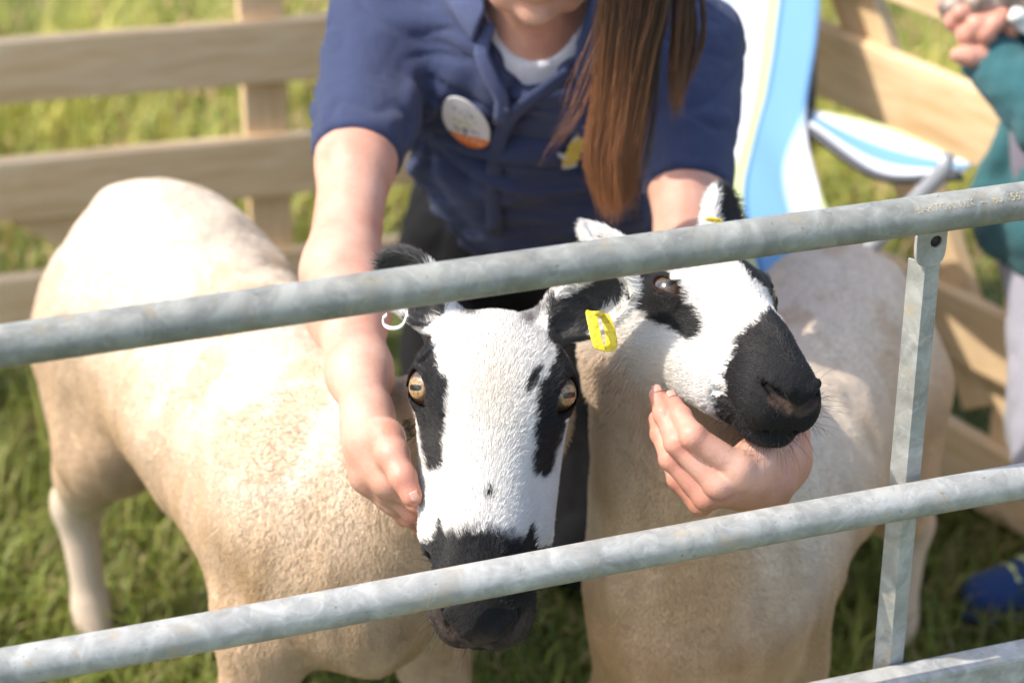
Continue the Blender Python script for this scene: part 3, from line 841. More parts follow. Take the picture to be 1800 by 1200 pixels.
# ---- farther sheep, muzzle lifted on the hand
hy2 = unit(.80 * CAMT + .35 * CAMR - .43 * CAMU)
hR2 = frame(hy2, V3(-.02, .15, 1.0) + .24 * CAMR)
ho2 = at(1252, 526, 2.145)
E2 = [ear_to(ho2, hR2, .885, 1, at(1034, 400, 2.24), (.2, .5, .8), .019), ear_to(ho2, hR2, .885, -1, at(1272, 332, 2.24), (-.45, .7, .5), .030)]
f2 = unit(V3(-.36, -.933, 0)); loc2 = V3(.27, 2.16, 0)
s2 = Sheep('sheep', 'sheep with lifted black muzzle resting on a hand under its jaw', loc2, f2, (ho2, hR2), E2,
           ([loc2 + f2 * .22 + V3(0, 0, .46), at(1215, 800, 2.26), ho2 + hR2.T @ V3(0, -.055, -.075), ho2 + hR2.T @ V3(0, -.025, -.03)], [.105, .082, .064, .050]), 2, leg_set((.0, .03), (.02, -.03)), .835, .885, .0066, EYE_DARK)
def tint2(s, P):
    H = s.toH(P); x, y, z = H.T; u = -x
    nz = .0016 * noise(P, 260, 5) + .0018 * noise(P, 110, 6)
    hd = coat(s, P)
    w = WHITE * (1 + .03 * fbm(P, 60, 4))[:, None]
    w = w + (V3(.74, .62, .46) - w) * (.7 * sstep(-.03, -.075, z + .012 * noise(P, 45, 2)) * sstep(.09, .03, y))[:, None]
    head = head_weight(s, P)
    c = hd + (w - hd) * head[:, None]
    m = 0 * u
    for sg in (1, -1):
        sd = (x * sg > 0)
        d = np.minimum(seg2(y, z, (-.014, .004), (.018, .0), .025, .023), seg2(y, z, (.018, .0), (.060, -.008), .020, .011))
        lim = .028 if sg > 0 else .016
        m = np.maximum(m, soft(d + nz * 1.4, .0012) * sd * sstep(lim - .003, lim + .003, np.abs(x) + nz))
    m = np.maximum(m, soft(np.maximum(x + .016, np.abs(y - .004) - .034) + nz * 1.4, .0014) * (z > -.01))
    nb = .109 + .40 * np.abs(u) + .45 * np.abs(z + .005) * (z < 0) - .026 * np.exp(-((u - .012) / .007) ** 2) * (z > 0) + .004 * noise(P, 80, 9)
    nb = np.minimum(nb, .150)
    nb = np.where((z < -.045), .128 + .35 * np.maximum(0, .0 - z - .06), nb)
    m = np.maximum(m, soft(nb - y + nz * 1.5, .0014))
    for e in s.ears:
        b, t, n, L, wd = e; q = H - b; a = q @ t; sd = np.abs(q @ np.cross(n, t)); cn = q @ n
        ear = (a > .006) & (a < L * 1.1) & (np.sqrt((q ** 2).sum(1) - a * a) < .045) & (np.abs(x) > .044)
        black = ear & ((sd < wd * .5) & (a < L * .8) & (cn > -.004) | (a > L * .62) & (b[0] < 0))
        m = np.where(ear, np.where(black, .95, 0), m)
    m = m * (z > -.105)
    c = c + (BLACK - c) * m[:, None]
    S = np.c_[np.abs(x), y, z]; de = np.sqrt(((S - EYEC) ** 2).sum(1)); a, h, vv = eye_axes(1)
    lid = soft(de - .0190, .002) + .8 * soft(s_cone(S, EYEC + h * .012 + a * .012, EYEC + h * .028 + a * .010 - vv * .005, .006, .004), .003)
    c = c + (V3(.13, .060, .040) - c) * np.clip(lid, 0, 1)[:, None] * .85
    wet = soft(s_cone(S, (.006, .205, -.024), (.022, .195, -.016), .007), .003)
    return c + (V3(.09, .058, .042) - c) * np.clip(wet, 0, 1)[:, None] * .8
s2.build(tint2, fine_zone(E2))
if FURRY:
    s1.fur(170000, 340000, tint1, flow, hlen)
    s2.fur(120000, 270000, tint2, flow, hlen)
# ------------------------------------------------------------------ person kneeling between the sheep
def mat_skin():
    m = M_('skin'); v = m.coords()
    a = m.noise(v, 22, 4, .6); b = m.noise(v, 420, 3, .6)
    c = m.ramp(a, [(.3, (.54, .265, .18)), (.5, (.61, .335, .24)), (.7, (.67, .40, .295))])
    c = m.mix(m.math('MULTIPLY', m.attr('flush'), 1.0), c, (.60, .22, .15))
    m.color(c).set(Roughness=.48, Subsurface_Weight=.25, Subsurface_Scale=.006, Specular_IOR_Level=.4)
    m.b.inputs['Subsurface Radius'].default_value = (1, .35, .2)
    m.bump(m.math('ADD', b, m.math('MULTIPLY', m.noise(v, 120, 4, .6, .5), 1.5)), .28, .0014); return m.m
def mat_cloth(name, base, alt, rough=.85, weave=900, bump=.6):
    m = M_(name); v = m.coords()
    c = m.mix(m.noise(v, 6, 4, .6), base, alt)
    f = m.noise(v, weave, 2, .5)
    c = m.mix(m.math('MULTIPLY', f, .25), c, tuple(min(1, x * 1.7 + .01) for x in base))
    m.color(c).set(Roughness=rough, Specular_IOR_Level=.2, Sheen_Weight=.12, Sheen_Roughness=.5)
    w = m.noise(v, 26, 3, .55, .4)
    m.bump(m.math('ADD', m.math('MULTIPLY', w, 3.0), f), bump, .0035); return m.m
SKIN = mat_skin()
NAVY = mat_cloth('navy_pique', (.034, .045, .098), (.041, .053, .113))
LIGHTNAVY = mat_cloth('faded_navy_rib', (.060, .076, .160), (.072, .090, .18))
BLK = mat_cloth('black_stretch_cloth', (.006, .006, .007), (.009, .0085, .009), .9)
BLK.node_tree.nodes['Principled BSDF'].inputs['Sheen Weight'].default_value = 0.02
WCLOTH = mat_cloth('white_jersey', (.62, .60, .64), (.70, .68, .71))

def finish(name, V, Q, mat, parent, flush=None, fold=None):
    if fold is not None: V = V + vnormals(V, Q) * fold(V)[:, None]
    me = fast_mesh(name, V, Q)
    if flush is not None: vcol(me, 'flush', np.repeat(np.clip(flush(V), 0, 1)[:, None], 3, 1))
    return put(name, me, mat, parent)
def boxof(pts, pad):
    p = np.array(pts); return p.min(0) - pad, p.max(0) + pad

def kneeling_person():
    root = empty('person', (.05, 2.7, 0))
    tag(root, 'person in navy polo shirt bending between the two sheep and holding their jaws', 'person')
    neck, pelvis = V3(.028, 2.41, .905), V3(.06, 2.76, .50)
    ax = unit(neck - pelvis); lx = unit(V3(1, 0, 0) - ax * ax[0]); nf = np.cross(lx, ax)          # nf: out of the chest
    if nf[1] > 0: nf = -nf
    Rt = np.array([lx, nf, ax])
    chest, belly = V3(.035, 2.52, .755), V3(.05, 2.62, .625)
    shL, shR = at(672, 62, 2.60), at(1205, 80, 2.60)
    elL, wrL = at(600, 480, 2.36), at(645, 728, 2.135)
    elR, wrR = at(1205, 520, 2.44), at(1370, 798, 2.135)
    shL, shR = at(655, 62, 2.60), at(1215, 80, 2.60)
    slL, slR = shL + (elL - shL) * .54, shR + (elR - shR) * .60
    # --- shirt field
    def torso(P, g=0.0):
        d = s_ell(P, chest, (.168 + g, .112 + g, .19 + g), Rt)
        d = smin(d, s_ell(P, belly + nf * .012, (.172 + g, .118 + g, .20 + g), Rt), .08)
        mid = neck - ax * .03 - nf * .0
        d = smin(d, s_cone(P, shL + V3(.03, .0, .0), mid, .058 + g, .064 + g), .07)
        d = smin(d, s_cone(P, shR - V3(.03, .0, .0), mid, .058 + g, .064 + g), .07)
        return d
    def sleeves(P):
        d = chain(P, [shL, slL], [.064, .049]); e = chain(P, [shR, slR], [.064, .049])
        dl, dr = unit(slL - shL), unit(slR - shR)
        d = smax(d, (P - slL.astype(P.dtype)) @ dl.astype(P.dtype), .004); e = smax(e, (P - slR.astype(P.dtype)) @ dr.astype(P.dtype), .004)
        # rib cuffs
        c1 = smax(s_cone(P, slL - dl * .018, slL - dl * .002, .0490, .0470), np.abs((P - (slL - dl * .010).astype(P.dtype)) @ dl.astype(P.dtype)) - .0105, .003)
        c2 = smax(s_cone(P, slR - dr * .018, slR - dr * .002, .0490, .0470), np.abs((P - (slR - dr * .010).astype(P.dtype)) @ dr.astype(P.dtype)) - .0105, .003)
        return np.minimum(np.minimum(d, e), np.minimum(c1, c2))
    vp, _n = hit(torso, [948, 946, 935, 925, 903], [-90, -10, 60, 115, 172])
    def opening(P): return chain(P, list(vp), [.085, .066, .050, .036, .004])
    up_, _n = hit(lambda P: torso(P, -.016), [948, 946, 940, 930], [-90, -20, 40, 72])
    def shirt(P):
        d = smin(torso(P), sleeves(P), .045)
        hem = (P - (pelvis + ax * .115 + nf * .10).astype(P.dtype)) @ (-ax).astype(P.dtype)
        hem = hem + .15 * ((P[:, 0] - .055) / .16) ** 2
        d = smax(d, hem, .006)
        d = smax(d, -opening(P), .006)
        return d
    dl = unit(slL - shL)
    def folds(V):
        a = fbm(V * V3(.8, .8, 1.6), 13, 2, 3) * .0075
        r = np.abs(noise(V @ np.array([[.8, .3, .2], [-.5, .9, .4], [1.8, .4, -1.7]]), 22, 5)); a = a - .0075 * (1 - r) ** 5
        # creases thrown by the raised arms, running towards the armpits
        for sh, sg in ((shL, 1), (shR, -1)):
            q = V - (sh + V3(.05 * sg, -.03, -.12)); rr = np.sqrt((q ** 2).sum(1)); th = np.arctan2(q[:, 2], q[:, 0] * sg)
            a = a + .0075 * np.sin(th * 11 + 3 * noise(V, 9, 3)) * np.exp(-((rr - .07) / .06) ** 2)
        edge = sstep(.0, .03, np.minimum(np.abs((V - slL) @ dl), np.abs((V - slR) @ unit(slR - shR))))
        a = a * (.15 + .85 * edge)
        arm_ = sstep(.02, .0, np.minimum(s_cone(V, shL, slL, .06), s_cone(V, shR, slR, .06)))
        return np.where(a < 0, a * (1 - .6 * arm_), a)
    lo, hi = boxof([shL, shR, slL, slR, pelvis, neck, chest + nf * .14, belly + nf * .15], .13)
    V, Q = sdf_mesh(shirt, lo, hi, .0048, 2)
    sh_o = finish('polo_shirt', V, Q, NAVY, root, fold=folds)
    # --- white undershirt
    def under(P):
        d = torso(P, -.014); op = chain(P, list(up_), [.07, .052, .042, .018])
        d = smax(d, -op, .004)
        return smax(d, (P - neck.astype(P.dtype)) @ (-ax).astype(P.dtype) - .15, .01)
    V, Q = sdf_mesh(under, neck - .26, neck + .22, .0045, 2)
    finish('undershirt', V, Q, WCLOTH, root)
    # --- skin: arms and hands, neck and head as one surface
    hf = unit(V3(.0, -.95, -.30)); hu = unit(V3(0, -.30, .95)); hx = np.cross(hf, hu)
    hc = at(944, -180, 2.37)
    Rh = np.array([hx, hf, hu])
    def hp(x, f, u): return hc + hx * x + hf * f + hu * u
    # left hand of the picture: cups the near jaw
    pL = unit(at(712, 880, 2.10) - wrL); kn = at(690, 842, 2.085)
    handL = [([wrL, at(655, 780, 2.105), at(690, 838, 2.090)], [.0215, .0250, .022]),
             ([at(645, 770, 2.12), at(655, 830, 2.115), at(695, 880, 2.115)], [.0235, .0215, .014])]
    fingL = [([at(676, 770, 2.088), at(690, 800, 2.072), at(708, 838, 2.058), at(724, 872, 2.055)], [.0175, .0145, .0115, .0098]),     # thumb
             ([at(690, 848, 2.09), at(735, 880, 2.085), at(775, 900, 2.105), at(790, 905, 2.14)], [.0125, .0105, .0092, .008]),
             ([at(688, 862, 2.10), at(728, 898, 2.10), at(768, 922, 2.12), at(785, 925, 2.15)], [.0125, .0105, .0092, .008]),
             ([at(684, 872, 2.115), at(722, 906, 2.118), at(760, 930, 2.14), at(778, 930, 2.17)], [.0118, .010, .009, .008]),
             ([at(678, 874, 2.13), at(712, 906, 2.14), at(742, 925, 2.16), at(760, 925, 2.18)], [.0105, .009, .008, .007])]
    # right hand of the picture: under the lifted jaw, back of the hand to the lens
    handR = [([wrR, at(1340, 838, 2.085), at(1300, 832, 2.045)], [.029, .029, .017]),
             ([wrR + V3(0, 0, -.012), at(1338, 860, 2.095), at(1275, 862, 2.06)], [.027, .024, .0155]),
             ([at(1352, 800, 2.12), at(1325, 812, 2.06), at(1298, 815, 2.045)], [.026, .021, .013])]
    fingR = [([at(1297, 821, 2.040), at(1218, 766, 2.030), at(1197, 733, 2.052), at(1181, 704, 2.070)], [.0128, .0108, .0094, .0078]),
             ([at(1263, 850, 2.045), at(1190, 778, 2.045), at(1168, 728, 2.062), at(1155, 694, 2.078)], [.0128, .0108, .0094, .0078]),
             ([at(1242, 873, 2.062), at(1180, 806, 2.062), at(1162, 762, 2.08), at(1155, 735, 2.10)], [.0120, .0102, .009, .0078]),
             ([at(1232, 884, 2.085), at(1192, 842, 2.09), at(1175, 805, 2.105), at(1166, 780, 2.12)], [.0108, .0092, .0082, .007]),
             ([at(1375, 800, 2.125), at(1392, 762, 2.12), at(1378, 728, 2.125), at(1362, 705, 2.13)], [.018, .015, .0125, .010])]
    def hand(P, palms, fingers):
        d = None
        for p, r in palms:
            e = chain(P, p, r, .006); d = e if d is None else smin(d, e, .009)
        g = None
        for p, r in fingers:
            e = chain(P, p, r, .0025)
            for q, rr in zip(p[1:3], r[1:3]): e = smin(e, s_cone(P, q, q + V3(1e-4, 0, 0), rr * 1.06), .004)    # knuckles
            e = smin(e, s_cone(P, p[0], p[0] + V3(1e-4, 0, 0), r[0] * 1.04), .005)
            g = e if g is None else smin(g, e, .0012)
        return smin(d, g, .005)
    def arm(P, sh, el, wr, up):
        fa = el + (wr - el) * .28
        d = chain(P, [sh, sh + (el - sh) * .55, el, fa, el + (wr - el) * .72, wr], [.036, .0372, .0362, .0370, .0265, .0215], .03)
        return d
    def skinf(P):
        d = arm(P, shL, elL, wrL, 1); d = smin(d, hand(P, handL, fingL), .018)
        e = arm(P, shR, elR, wrR, 1); e = smin(e, hand(P, handR, fingR), .018)
        return np.minimum(np.minimum(d, e), headf(P))
    def headf(P):
        d = torso(P, -.026)
        d = smin(d, s_cone(P, neck - ax * .02, hc - hu * .04 - hf * .015, .056, .052), .03)
        h = s_ell(P, hp(0, -.012, .035), (.074, .092, .085), Rh)
        h = smin(h, s_ell(P, hp(0, .02, -.03), (.060, .068, .075), Rh), .03)
        h = smin(h, s_cone(P, hp(-.028, .045, -.082), hp(.028, .045, -.082), .024), .02)      # jaw
        h = smin(h, s_ell(P, hp(0, .072, -.092), (.020, .014, .015), Rh), .012)               # chin
        h = smin(h, s_cone(P, hp(0, .085, .018), hp(0, .106, -.018), .008, .012), .012)       # nose
        h = smin(h, s_ell(P, hp(0, .083, -.050), (.024, .009, .0055), Rh), .004)              # lips
        h = smin(h, s_ell(P, hp(0, .082, -.062), (.021, .010, .0065), Rh), .004)
        for sx in (1, -1):
            h = smin(h, s_ell(P, hp(.074 * sx, -.01, .0), (.009, .018, .030), Rh), .008)      # ears
            h = smax(h, -s_ell(P, hp(.031 * sx, .088, .022), (.015, .012, .009), Rh), .01)
        return smin(d, h, .025)
    def flush(V):
        f = .10 + .25 * fbm(V, 18, 4)
        for fl in (fingL, fingR):
            for p, r in fl:
                f = f + .75 * soft(s_cone(V, p[-2], p[-1], r[-1] * 1.5), .010) + .5 * soft(s_cone(V, p[1], p[1] + V3(1e-4, 0, 0), .014), .008) + .35 * soft(s_cone(V, p[0], p[1], .009), .006)
        return f
    parts = []
    lo, hi = boxof([q for p, r in handL + fingL for q in p], .03); zL = (lo, hi)
    lo2, hi2 = boxof([q for p, r in handR + fingR for q in p], .035); zR = (lo2, hi2)
    inside = lambda C, z: ((C > z[0] + .006) & (C < z[1] - .006)).all(1)
    VL = sdf_mesh(skinf, lo, hi, .0018, 2, lambda C: inside(C, zL)); VR = sdf_mesh(skinf, lo2, hi2, .0018, 2, lambda C: inside(C, zR))
    b0, b1 = boxof([shL, shR, elL, elR, wrL, wrR, hc + hu * .12, hc - hf * .12, hc + hf * .1, neck], .05)
    VA = sdf_mesh(skinf, b0, b1, .0055, 2, lambda C: ~(inside(C, (zL[0] + .002, zL[1] - .002)) | inside(C, (zR[0] + .002, zR[1] - .002))))
    V, Q = merge(VA, VL, VR)
    body = finish('body', V, Q, SKIN, root, flush)
    # nails
    nail = mat_plain('fingernail', (.55, .30, .225), .55)
    def nail_at(f, lat, out, w=.0042, l=.0050):
        p, r = f; t = unit(p[-1] - p[-2]); o = unit(np.asarray(out) - t * np.dot(out, t)); s_ = np.cross(t, o)
        c = p[-1] + t * r[-1] * .25; V, F = [], []
        for i in range(7):
            for j in range(6):
                a = (i / 6 - .5) * 2; b = (j / 5 - .5) * 2
                rr = r[-1] * 1.06
                th = a * w / rr * (1 - .18 * max(0, b) ** 3)
                V.append(c + t * l * b * (1 - .22 * a * a * (b > 0)) + rr * (math.cos(th) * o + math.sin(th) * s_) - o * .0016 * max(0, b) ** 2)
        for i in range(6):
            for j in range(5): F.append((i * 6 + j, i * 6 + j + 1, i * 6 + j + 7, i * 6 + j + 6))
        ob = put('fingernail', mesh('fingernail', V, F), nail, root)
        md = ob.modifiers.new('t', 'SOLIDIFY'); md.thickness = .0006; md.offset = 0
    nail_at(fingL[0], 0, CAMT + .9 * CAMR * .4)
    for f in fingR[:2]: nail_at(f, 0, CAMT * .9 + CAMR * .1 + CAMU * .3)
    # --- trousers and shoes
    hipL, hipR = V3(-.050, 2.77, .47), V3(.112, 2.77, .47)
    knL, knR = V3(-.090, 2.70, .075), V3(.105, 2.66, .075)
    def trousers(P):
        d = s_ell(P, V3(.045, 2.80, .50), (.165, .13, .13))
        d = smin(d, s_cone(P, hipL, knL, .095, .07), .05); d = smin(d, s_cone(P, hipR, knR, .094, .070), .05)
        d = smin(d, chain(P, [knL, V3(-.10, 2.90, .075), V3(-.10, 3.04, .055)], [.066, .058, .040]), .03)
        return smin(d, chain(P, [knR, V3(.165, 2.88, .075), V3(.18, 3.02, .055)], [.066, .058, .040]), .03)
    lo, hi = boxof([hipL, hipR, knL, knR, V3(-.1, 3.05, .05), V3(.18, 3.05, .05)], .17); lo[2] = -.01
    V, Q = sdf_mesh(trousers, lo, hi, .008, 2)
    finish('trousers', V, Q, BLK, root, fold=lambda V: fbm(V * V3(1, 1, 1.6), 14, 3, 3) * .006 - .004 * (1 - np.abs(noise(V, 17, 8))) ** 5)
    shoe_m = mat_plain('dark_leather', (.02, .018, .016), .5)
    for x in (-.10, .18):
        def shoe(P, x=x): return smin(s_ell(P, (x, 3.10, .05), (.042, .05, .045)), s_ell(P, (x, 3.13, .045), (.045, .045, .045)), .03)
        V, Q = sdf_mesh(shoe, (x - .08, 3.0, -.01), (x + .08, 3.22, .12), .007, 1); finish('shoe', V, Q, shoe_m, root)
    # --- collar, placket, badge, emblem: sewn on the shirt
    def ring(P): return P
    def shirt_solid(P):
        return smin(torso(P), sleeves(P), .045)
    def patch(name, grid, mat, lift=.004, thick=.0025, parent=sh_o, field=shirt_solid, depth=None, colors=None):
        V, F = [], []; n, m = len(grid), len(grid[0])
        A = np.array(grid, float).reshape(-1, 3); p, nn = hit(field, A[:, 0], A[:, 1])
        V = p + nn * (lift + A[:, 2:3])
        for i in range(n - 1):
            for j in range(m - 1): F.append((i * m + j, i * m + j + 1, (i + 1) * m + j + 1, (i + 1) * m + j))
        me = mesh(name, V, F)
        if colors is not None: vcol(me, 'tint', colors)
        o = put(name, me, mat, parent)
        md = o.modifiers.new('t', 'SOLIDIFY'); md.thickness = thick; md.offset = 0
        return o
    def quad(c00, c01, c11, c10, n, m, bulge=0.0, rise=None):
        g = []
        for i in range(n):
            a = i / (n - 1); row = []
            for j in range(m):
                b = j / (m - 1)
                q = (1 - a) * ((1 - b) * np.array(c00) + b * np.array(c01)) + a * ((1 - b) * np.array(c10) + b * np.array(c11))
                row.append((q[0], q[1], bulge * math.sin(math.pi * a) + (rise(a, b) if rise else 0)))
            g.append(row)
        return g
    # collar wings: rise from the neck seam and fold over
    cr = lambda a, b: .020 * (1 - a) ** 1.5 + .004 * math.sin(3.0 * b)
    patch('collar_wing', quad((866, -50), (870, 28), (838, 74), (768, -30), 10, 12, .006, cr), LIGHTNAVY, .005, .004)
    patch('collar_wing', quad((1030, -50), (1000, 85), (1012, 142), (1100, -10), 10, 12, .006, cr), LIGHTNAVY, .005, .004)
    pl = spline([(1008, 118), (950, 160), (905, 195), (878, 245), (868, 320), (872, 405)], 26)
    g = []
    for i, (x, y) in enumerate(pl):
        t = unit(np.append(pl[min(i + 1, 25)] - pl[max(i - 1, 0)], 0)); nx, ny = -t[1], t[0]
        w = 11 if i < 12 else 13
        g.append([(x + nx * w * k, y + ny * w * k, .0018 * (1 - k * k)) for k in (-1, -.5, 0, .5, 1)])
    patch('placket', g, LIGHTNAVY if False else NAVY, .003, .004)
    # facing of the open left side
    pl2 = spline([(862, 40), (850, 90), (866, 135), (884, 172), (880, 215)], 16); g = []
    for i, (x, y) in enumerate(pl2):
        t = unit(np.append(pl2[min(i + 1, 15)] - pl2[max(i - 1, 0)], 0)); nx, ny = -t[1], t[0]
        g.append([(x + nx * 12 * k, y + ny * 12 * k, .002 * (1 - k * k)) for k in (-1, -.5, 0, .5, 1)])
    patch('placket', g, LIGHTNAVY, .003, .004)
    def disc(name, cx, cy, a, b, rot, mat, colf, lift=.004, n=18, m=36, thick=.0012, cut=None):
        g, C = [], []
        ca, sa = math.cos(rot), math.sin(rot)
        for i in range(n):
            r = max(i / (n - 1), .01); row = []
            for j in range(m + 1):
                q = 2 * math.pi * j / m; x, y = r * math.cos(q), r * math.sin(q)
                px, py = cx + a * x * ca - b * y * sa, cy + a * x * sa + b * y * ca
                if cut: px = min(px, cut)
                row.append((px, py, 0)); C.append(colf(x, y))
            g.append(row)
        return patch(name, g, mat, lift, thick, colors=np.array(C))
    pm = M_('printed_card'); pm.color(pm.attr('tint')).set(Roughness=.4)
    rr = random.Random(4); marks = [(rr.uniform(-.55, .45), rr.uniform(-.1, .1) + l, rr.uniform(.03, .08), k) for l, k in ((-.45, 0), (-.30, 0), (-.05, 1), (.0, 1), (.33, 2), (.36, 2)) for _ in range(7)]
    def badge(x, y):
        if x * .75 + y * .66 > .52: return (.80, .20, .03) if (abs(x * .75 + y * .66 - .72) > .06 or (int(x * 40 - y * 40) % 3)) else (.85, .70, .60)
        u, v = x * .66 - y * .75, x * .75 + y * .66
        for mx, my, w, k in marks:
            if abs(u - mx) < w and abs(v - my) < .045: return ((.40, .42, .40), (.52, .55, .16), (.16, .16, .18))[k]
        return (.74, .72, .70)
    disc('name_badge', 822, 209, 54, 31, math.radians(48), pm.m, badge, .006, 26, 60, cut=863)
    em = M_('embroidery'); em.color(em.attr('tint')).set(Roughness=.6); em.bump(em.noise(em.coords(), 700, 2), .6, .001)
    yel = lambda x, y: (.62, .47, .07) if (int((y + 1.2) * 9) % 3) else (.50, .38, .10)
    gry = lambda x, y: (.48, .47, .46)
    for (cx, cy, a, b, r, f) in ((1024, 226, 12, 10, 0, yel), (1012, 248, 17, 8, -.5, yel), (1008, 262, 19, 8, -.5, yel), (1003, 276, 17, 7, -.45, yel), (1012, 240, 10, 5, -.6, gry), (988, 270, 10, 4, .6, gry), (1000, 286, 14, 4, -.2, gry), (1032, 244, 8, 5, .8, yel)):
        disc('embroidered_emblem', cx, cy, a, b, r, em.m, f, .0045 + rr.random() * .0012, 6, 20, .0014)
    # button
    disc('button', 893, 186, 5, 5, 0, mat_plain('button_plastic', (.10, .11, .17), .3), lambda x, y: (.1, .1, .1), .0075, 4, 14, .0015)
    # --- hair
    hm = M_('brown_hair'); hm.color(hm.attr('tint')).set(Roughness=.38, Specular_IOR_Level=.6)
    capf = lambda P: smax(s_ell(P, hp(0, -.022, .042), (.083, .098, .092), Rh), (P - hp(0, .035, .02).astype(P.dtype)) @ (hf * .8 - hu * .35).astype(P.dtype), .02)
    V, Q = sdf_mesh(capf, hc - .16, hc + .16, .006, 1)
    me = fast_mesh('hair_cap', V, Q); vcol(me, 'tint', np.repeat(V3(.06, .028, .014)[None], len(V), 0)); put('hair_cap', me, hm.m, root)
    rng = np.random.default_rng(11)
    def lock(n, ctr, hw, tipy, dep, clumps, base, tipc):
        """ctr: centre pixels down the lock, hw: half widths"""
        k = 9; cl = rng.normal(0, .5, (clumps, 2)); ct = rng.uniform(*tipy, clumps); wob = rng.normal(0, 1, (clumps, 2))
        ci = rng.integers(0, clumps, n); sp = rng.normal(0, .10, (n, 2))
        ys = np.array([c[1] for c in ctr]); xs = np.array([c[0] for c in ctr])
        pts = np.empty((n, k, 3)); col = np.empty((n, k, 3)); tip = ct[ci] + rng.normal(0, 12, n)
        y0 = ys[0]
        for j in range(k):
            u = j / (k - 1); y = y0 + (tip - y0) * u
            cx = np.interp(y, ys, xs); w = np.interp(y, ys, hw)
            a = np.clip(cl[ci, 0], -1, 1) + sp[:, 0] * (1.25 - .75 * u); b = np.clip(cl[ci, 1], -1, 1) + sp[:, 1] * (1.25 - .75 * u)
            x = cx + w * a + (9 * wob[ci, 0] * math.sin(2.5 * u) + 5 * wob[ci, 1] * math.sin(6 * u)) * u
            d = dep[0] + (dep[1] - dep[0]) * (y - y0) / (ys[-1] - y0) + b * .022
            P = np.array([at(1000, 0, 1.0)]) * 0
            r_, u_ = (x - 900) / FPX, (600 - y) / FPX
            pts[:, j] = np.stack([r_ * d, (_CP + u_ * _SP) * d, HC + (-_SP + u_ * _CP) * d], 1)
            f = sstep(.35, .95, u + .12 * wob[ci, 1])[:, None]
            col[:, j] = base * (1 - f) + tipc * f  # copper towards the tips: sunlit ends painted into the strand colour
        col *= (rng.uniform(.6, 1.4, clumps)[ci] * rng.uniform(.8, 1.2, n))[:, None, None]
        pts[:, -3:] += rng.normal(0, .0022, (n, 1, 3)) * np.array([.3, .7, 1.2])[None, :, None]
        return pts, col
    A = lock(9500, [(1112, -190), (1118, -40), (1116, 0), (1100, 100), (1088, 200), (1072, 290), (1080, 375)], [34, 50, 54, 46, 40, 40, 26], (235, 372), (2.27, 2.385), 420, V3(.050, .022, .011), V3(.30, .125, .048))
    Bk = lock(1500, [(1190, -190), (1212, -20), (1208, 60), (1198, 120), (1190, 190)], [20, 22, 22, 14, 8], (120, 195), (2.33, 2.40), 14, V3(.050, .022, .011), V3(.15, .065, .028))
    Cc = lock(40, [(1090, -100), (1060, 60), (1010, 200), (945, 290)], [20, 20, 18, 10], (200, 292), (2.28, 2.36), 8, V3(.12, .05, .02), V3(.25, .10, .04))
    pts = np.concatenate([A[0], Bk[0], Cc[0]]); col = np.concatenate([A[1], Bk[1], Cc[1]])
    hair_object('hair', pts, np.array([.00019, .00019, .00019, .00019, .00018, .00017, .00015, .00012, .00005]), col, hm.m, root)
    # eyes, out of the picture above
    lidm = mat_plain('eyelid_skin', (.50, .26, .19), .5); lash = mat_plain('dark_lash', (.03, .018, .012), .6)
    for sx in (1, -1):
        bm = bmesh.new(); bmesh.ops.create_uvsphere(bm, u_segments=20, v_segments=14, radius=.0125); e = bpy.data.meshes.new('eyelid'); bm.to_mesh(e); bm.free()
        for v in e.vertices: v.co = v.co + Vector(hp(.031 * sx, .071, .020))
        eo = put('eyelid', e, lidm, root)
        arc = [hp((.031 + .0118 * math.sin(q)) * sx, .071 + .0125 * math.cos(q) * .93, .0155) for q in np.linspace(-1.1, 1.1, 9)]
        tube('eyelash', arc, .0011, lash, eo, 6)
        tube('eyebrow', [hp((.014 + .034 * k) * sx, .088 - .020 * k * k, .040 + .006 * math.sin(3 * k)) for k in np.linspace(0, 1, 8)], [.0022, .003, .0032, .003, .0028, .0024, .0018, .001], lash, root, 8)
kneeling_person()

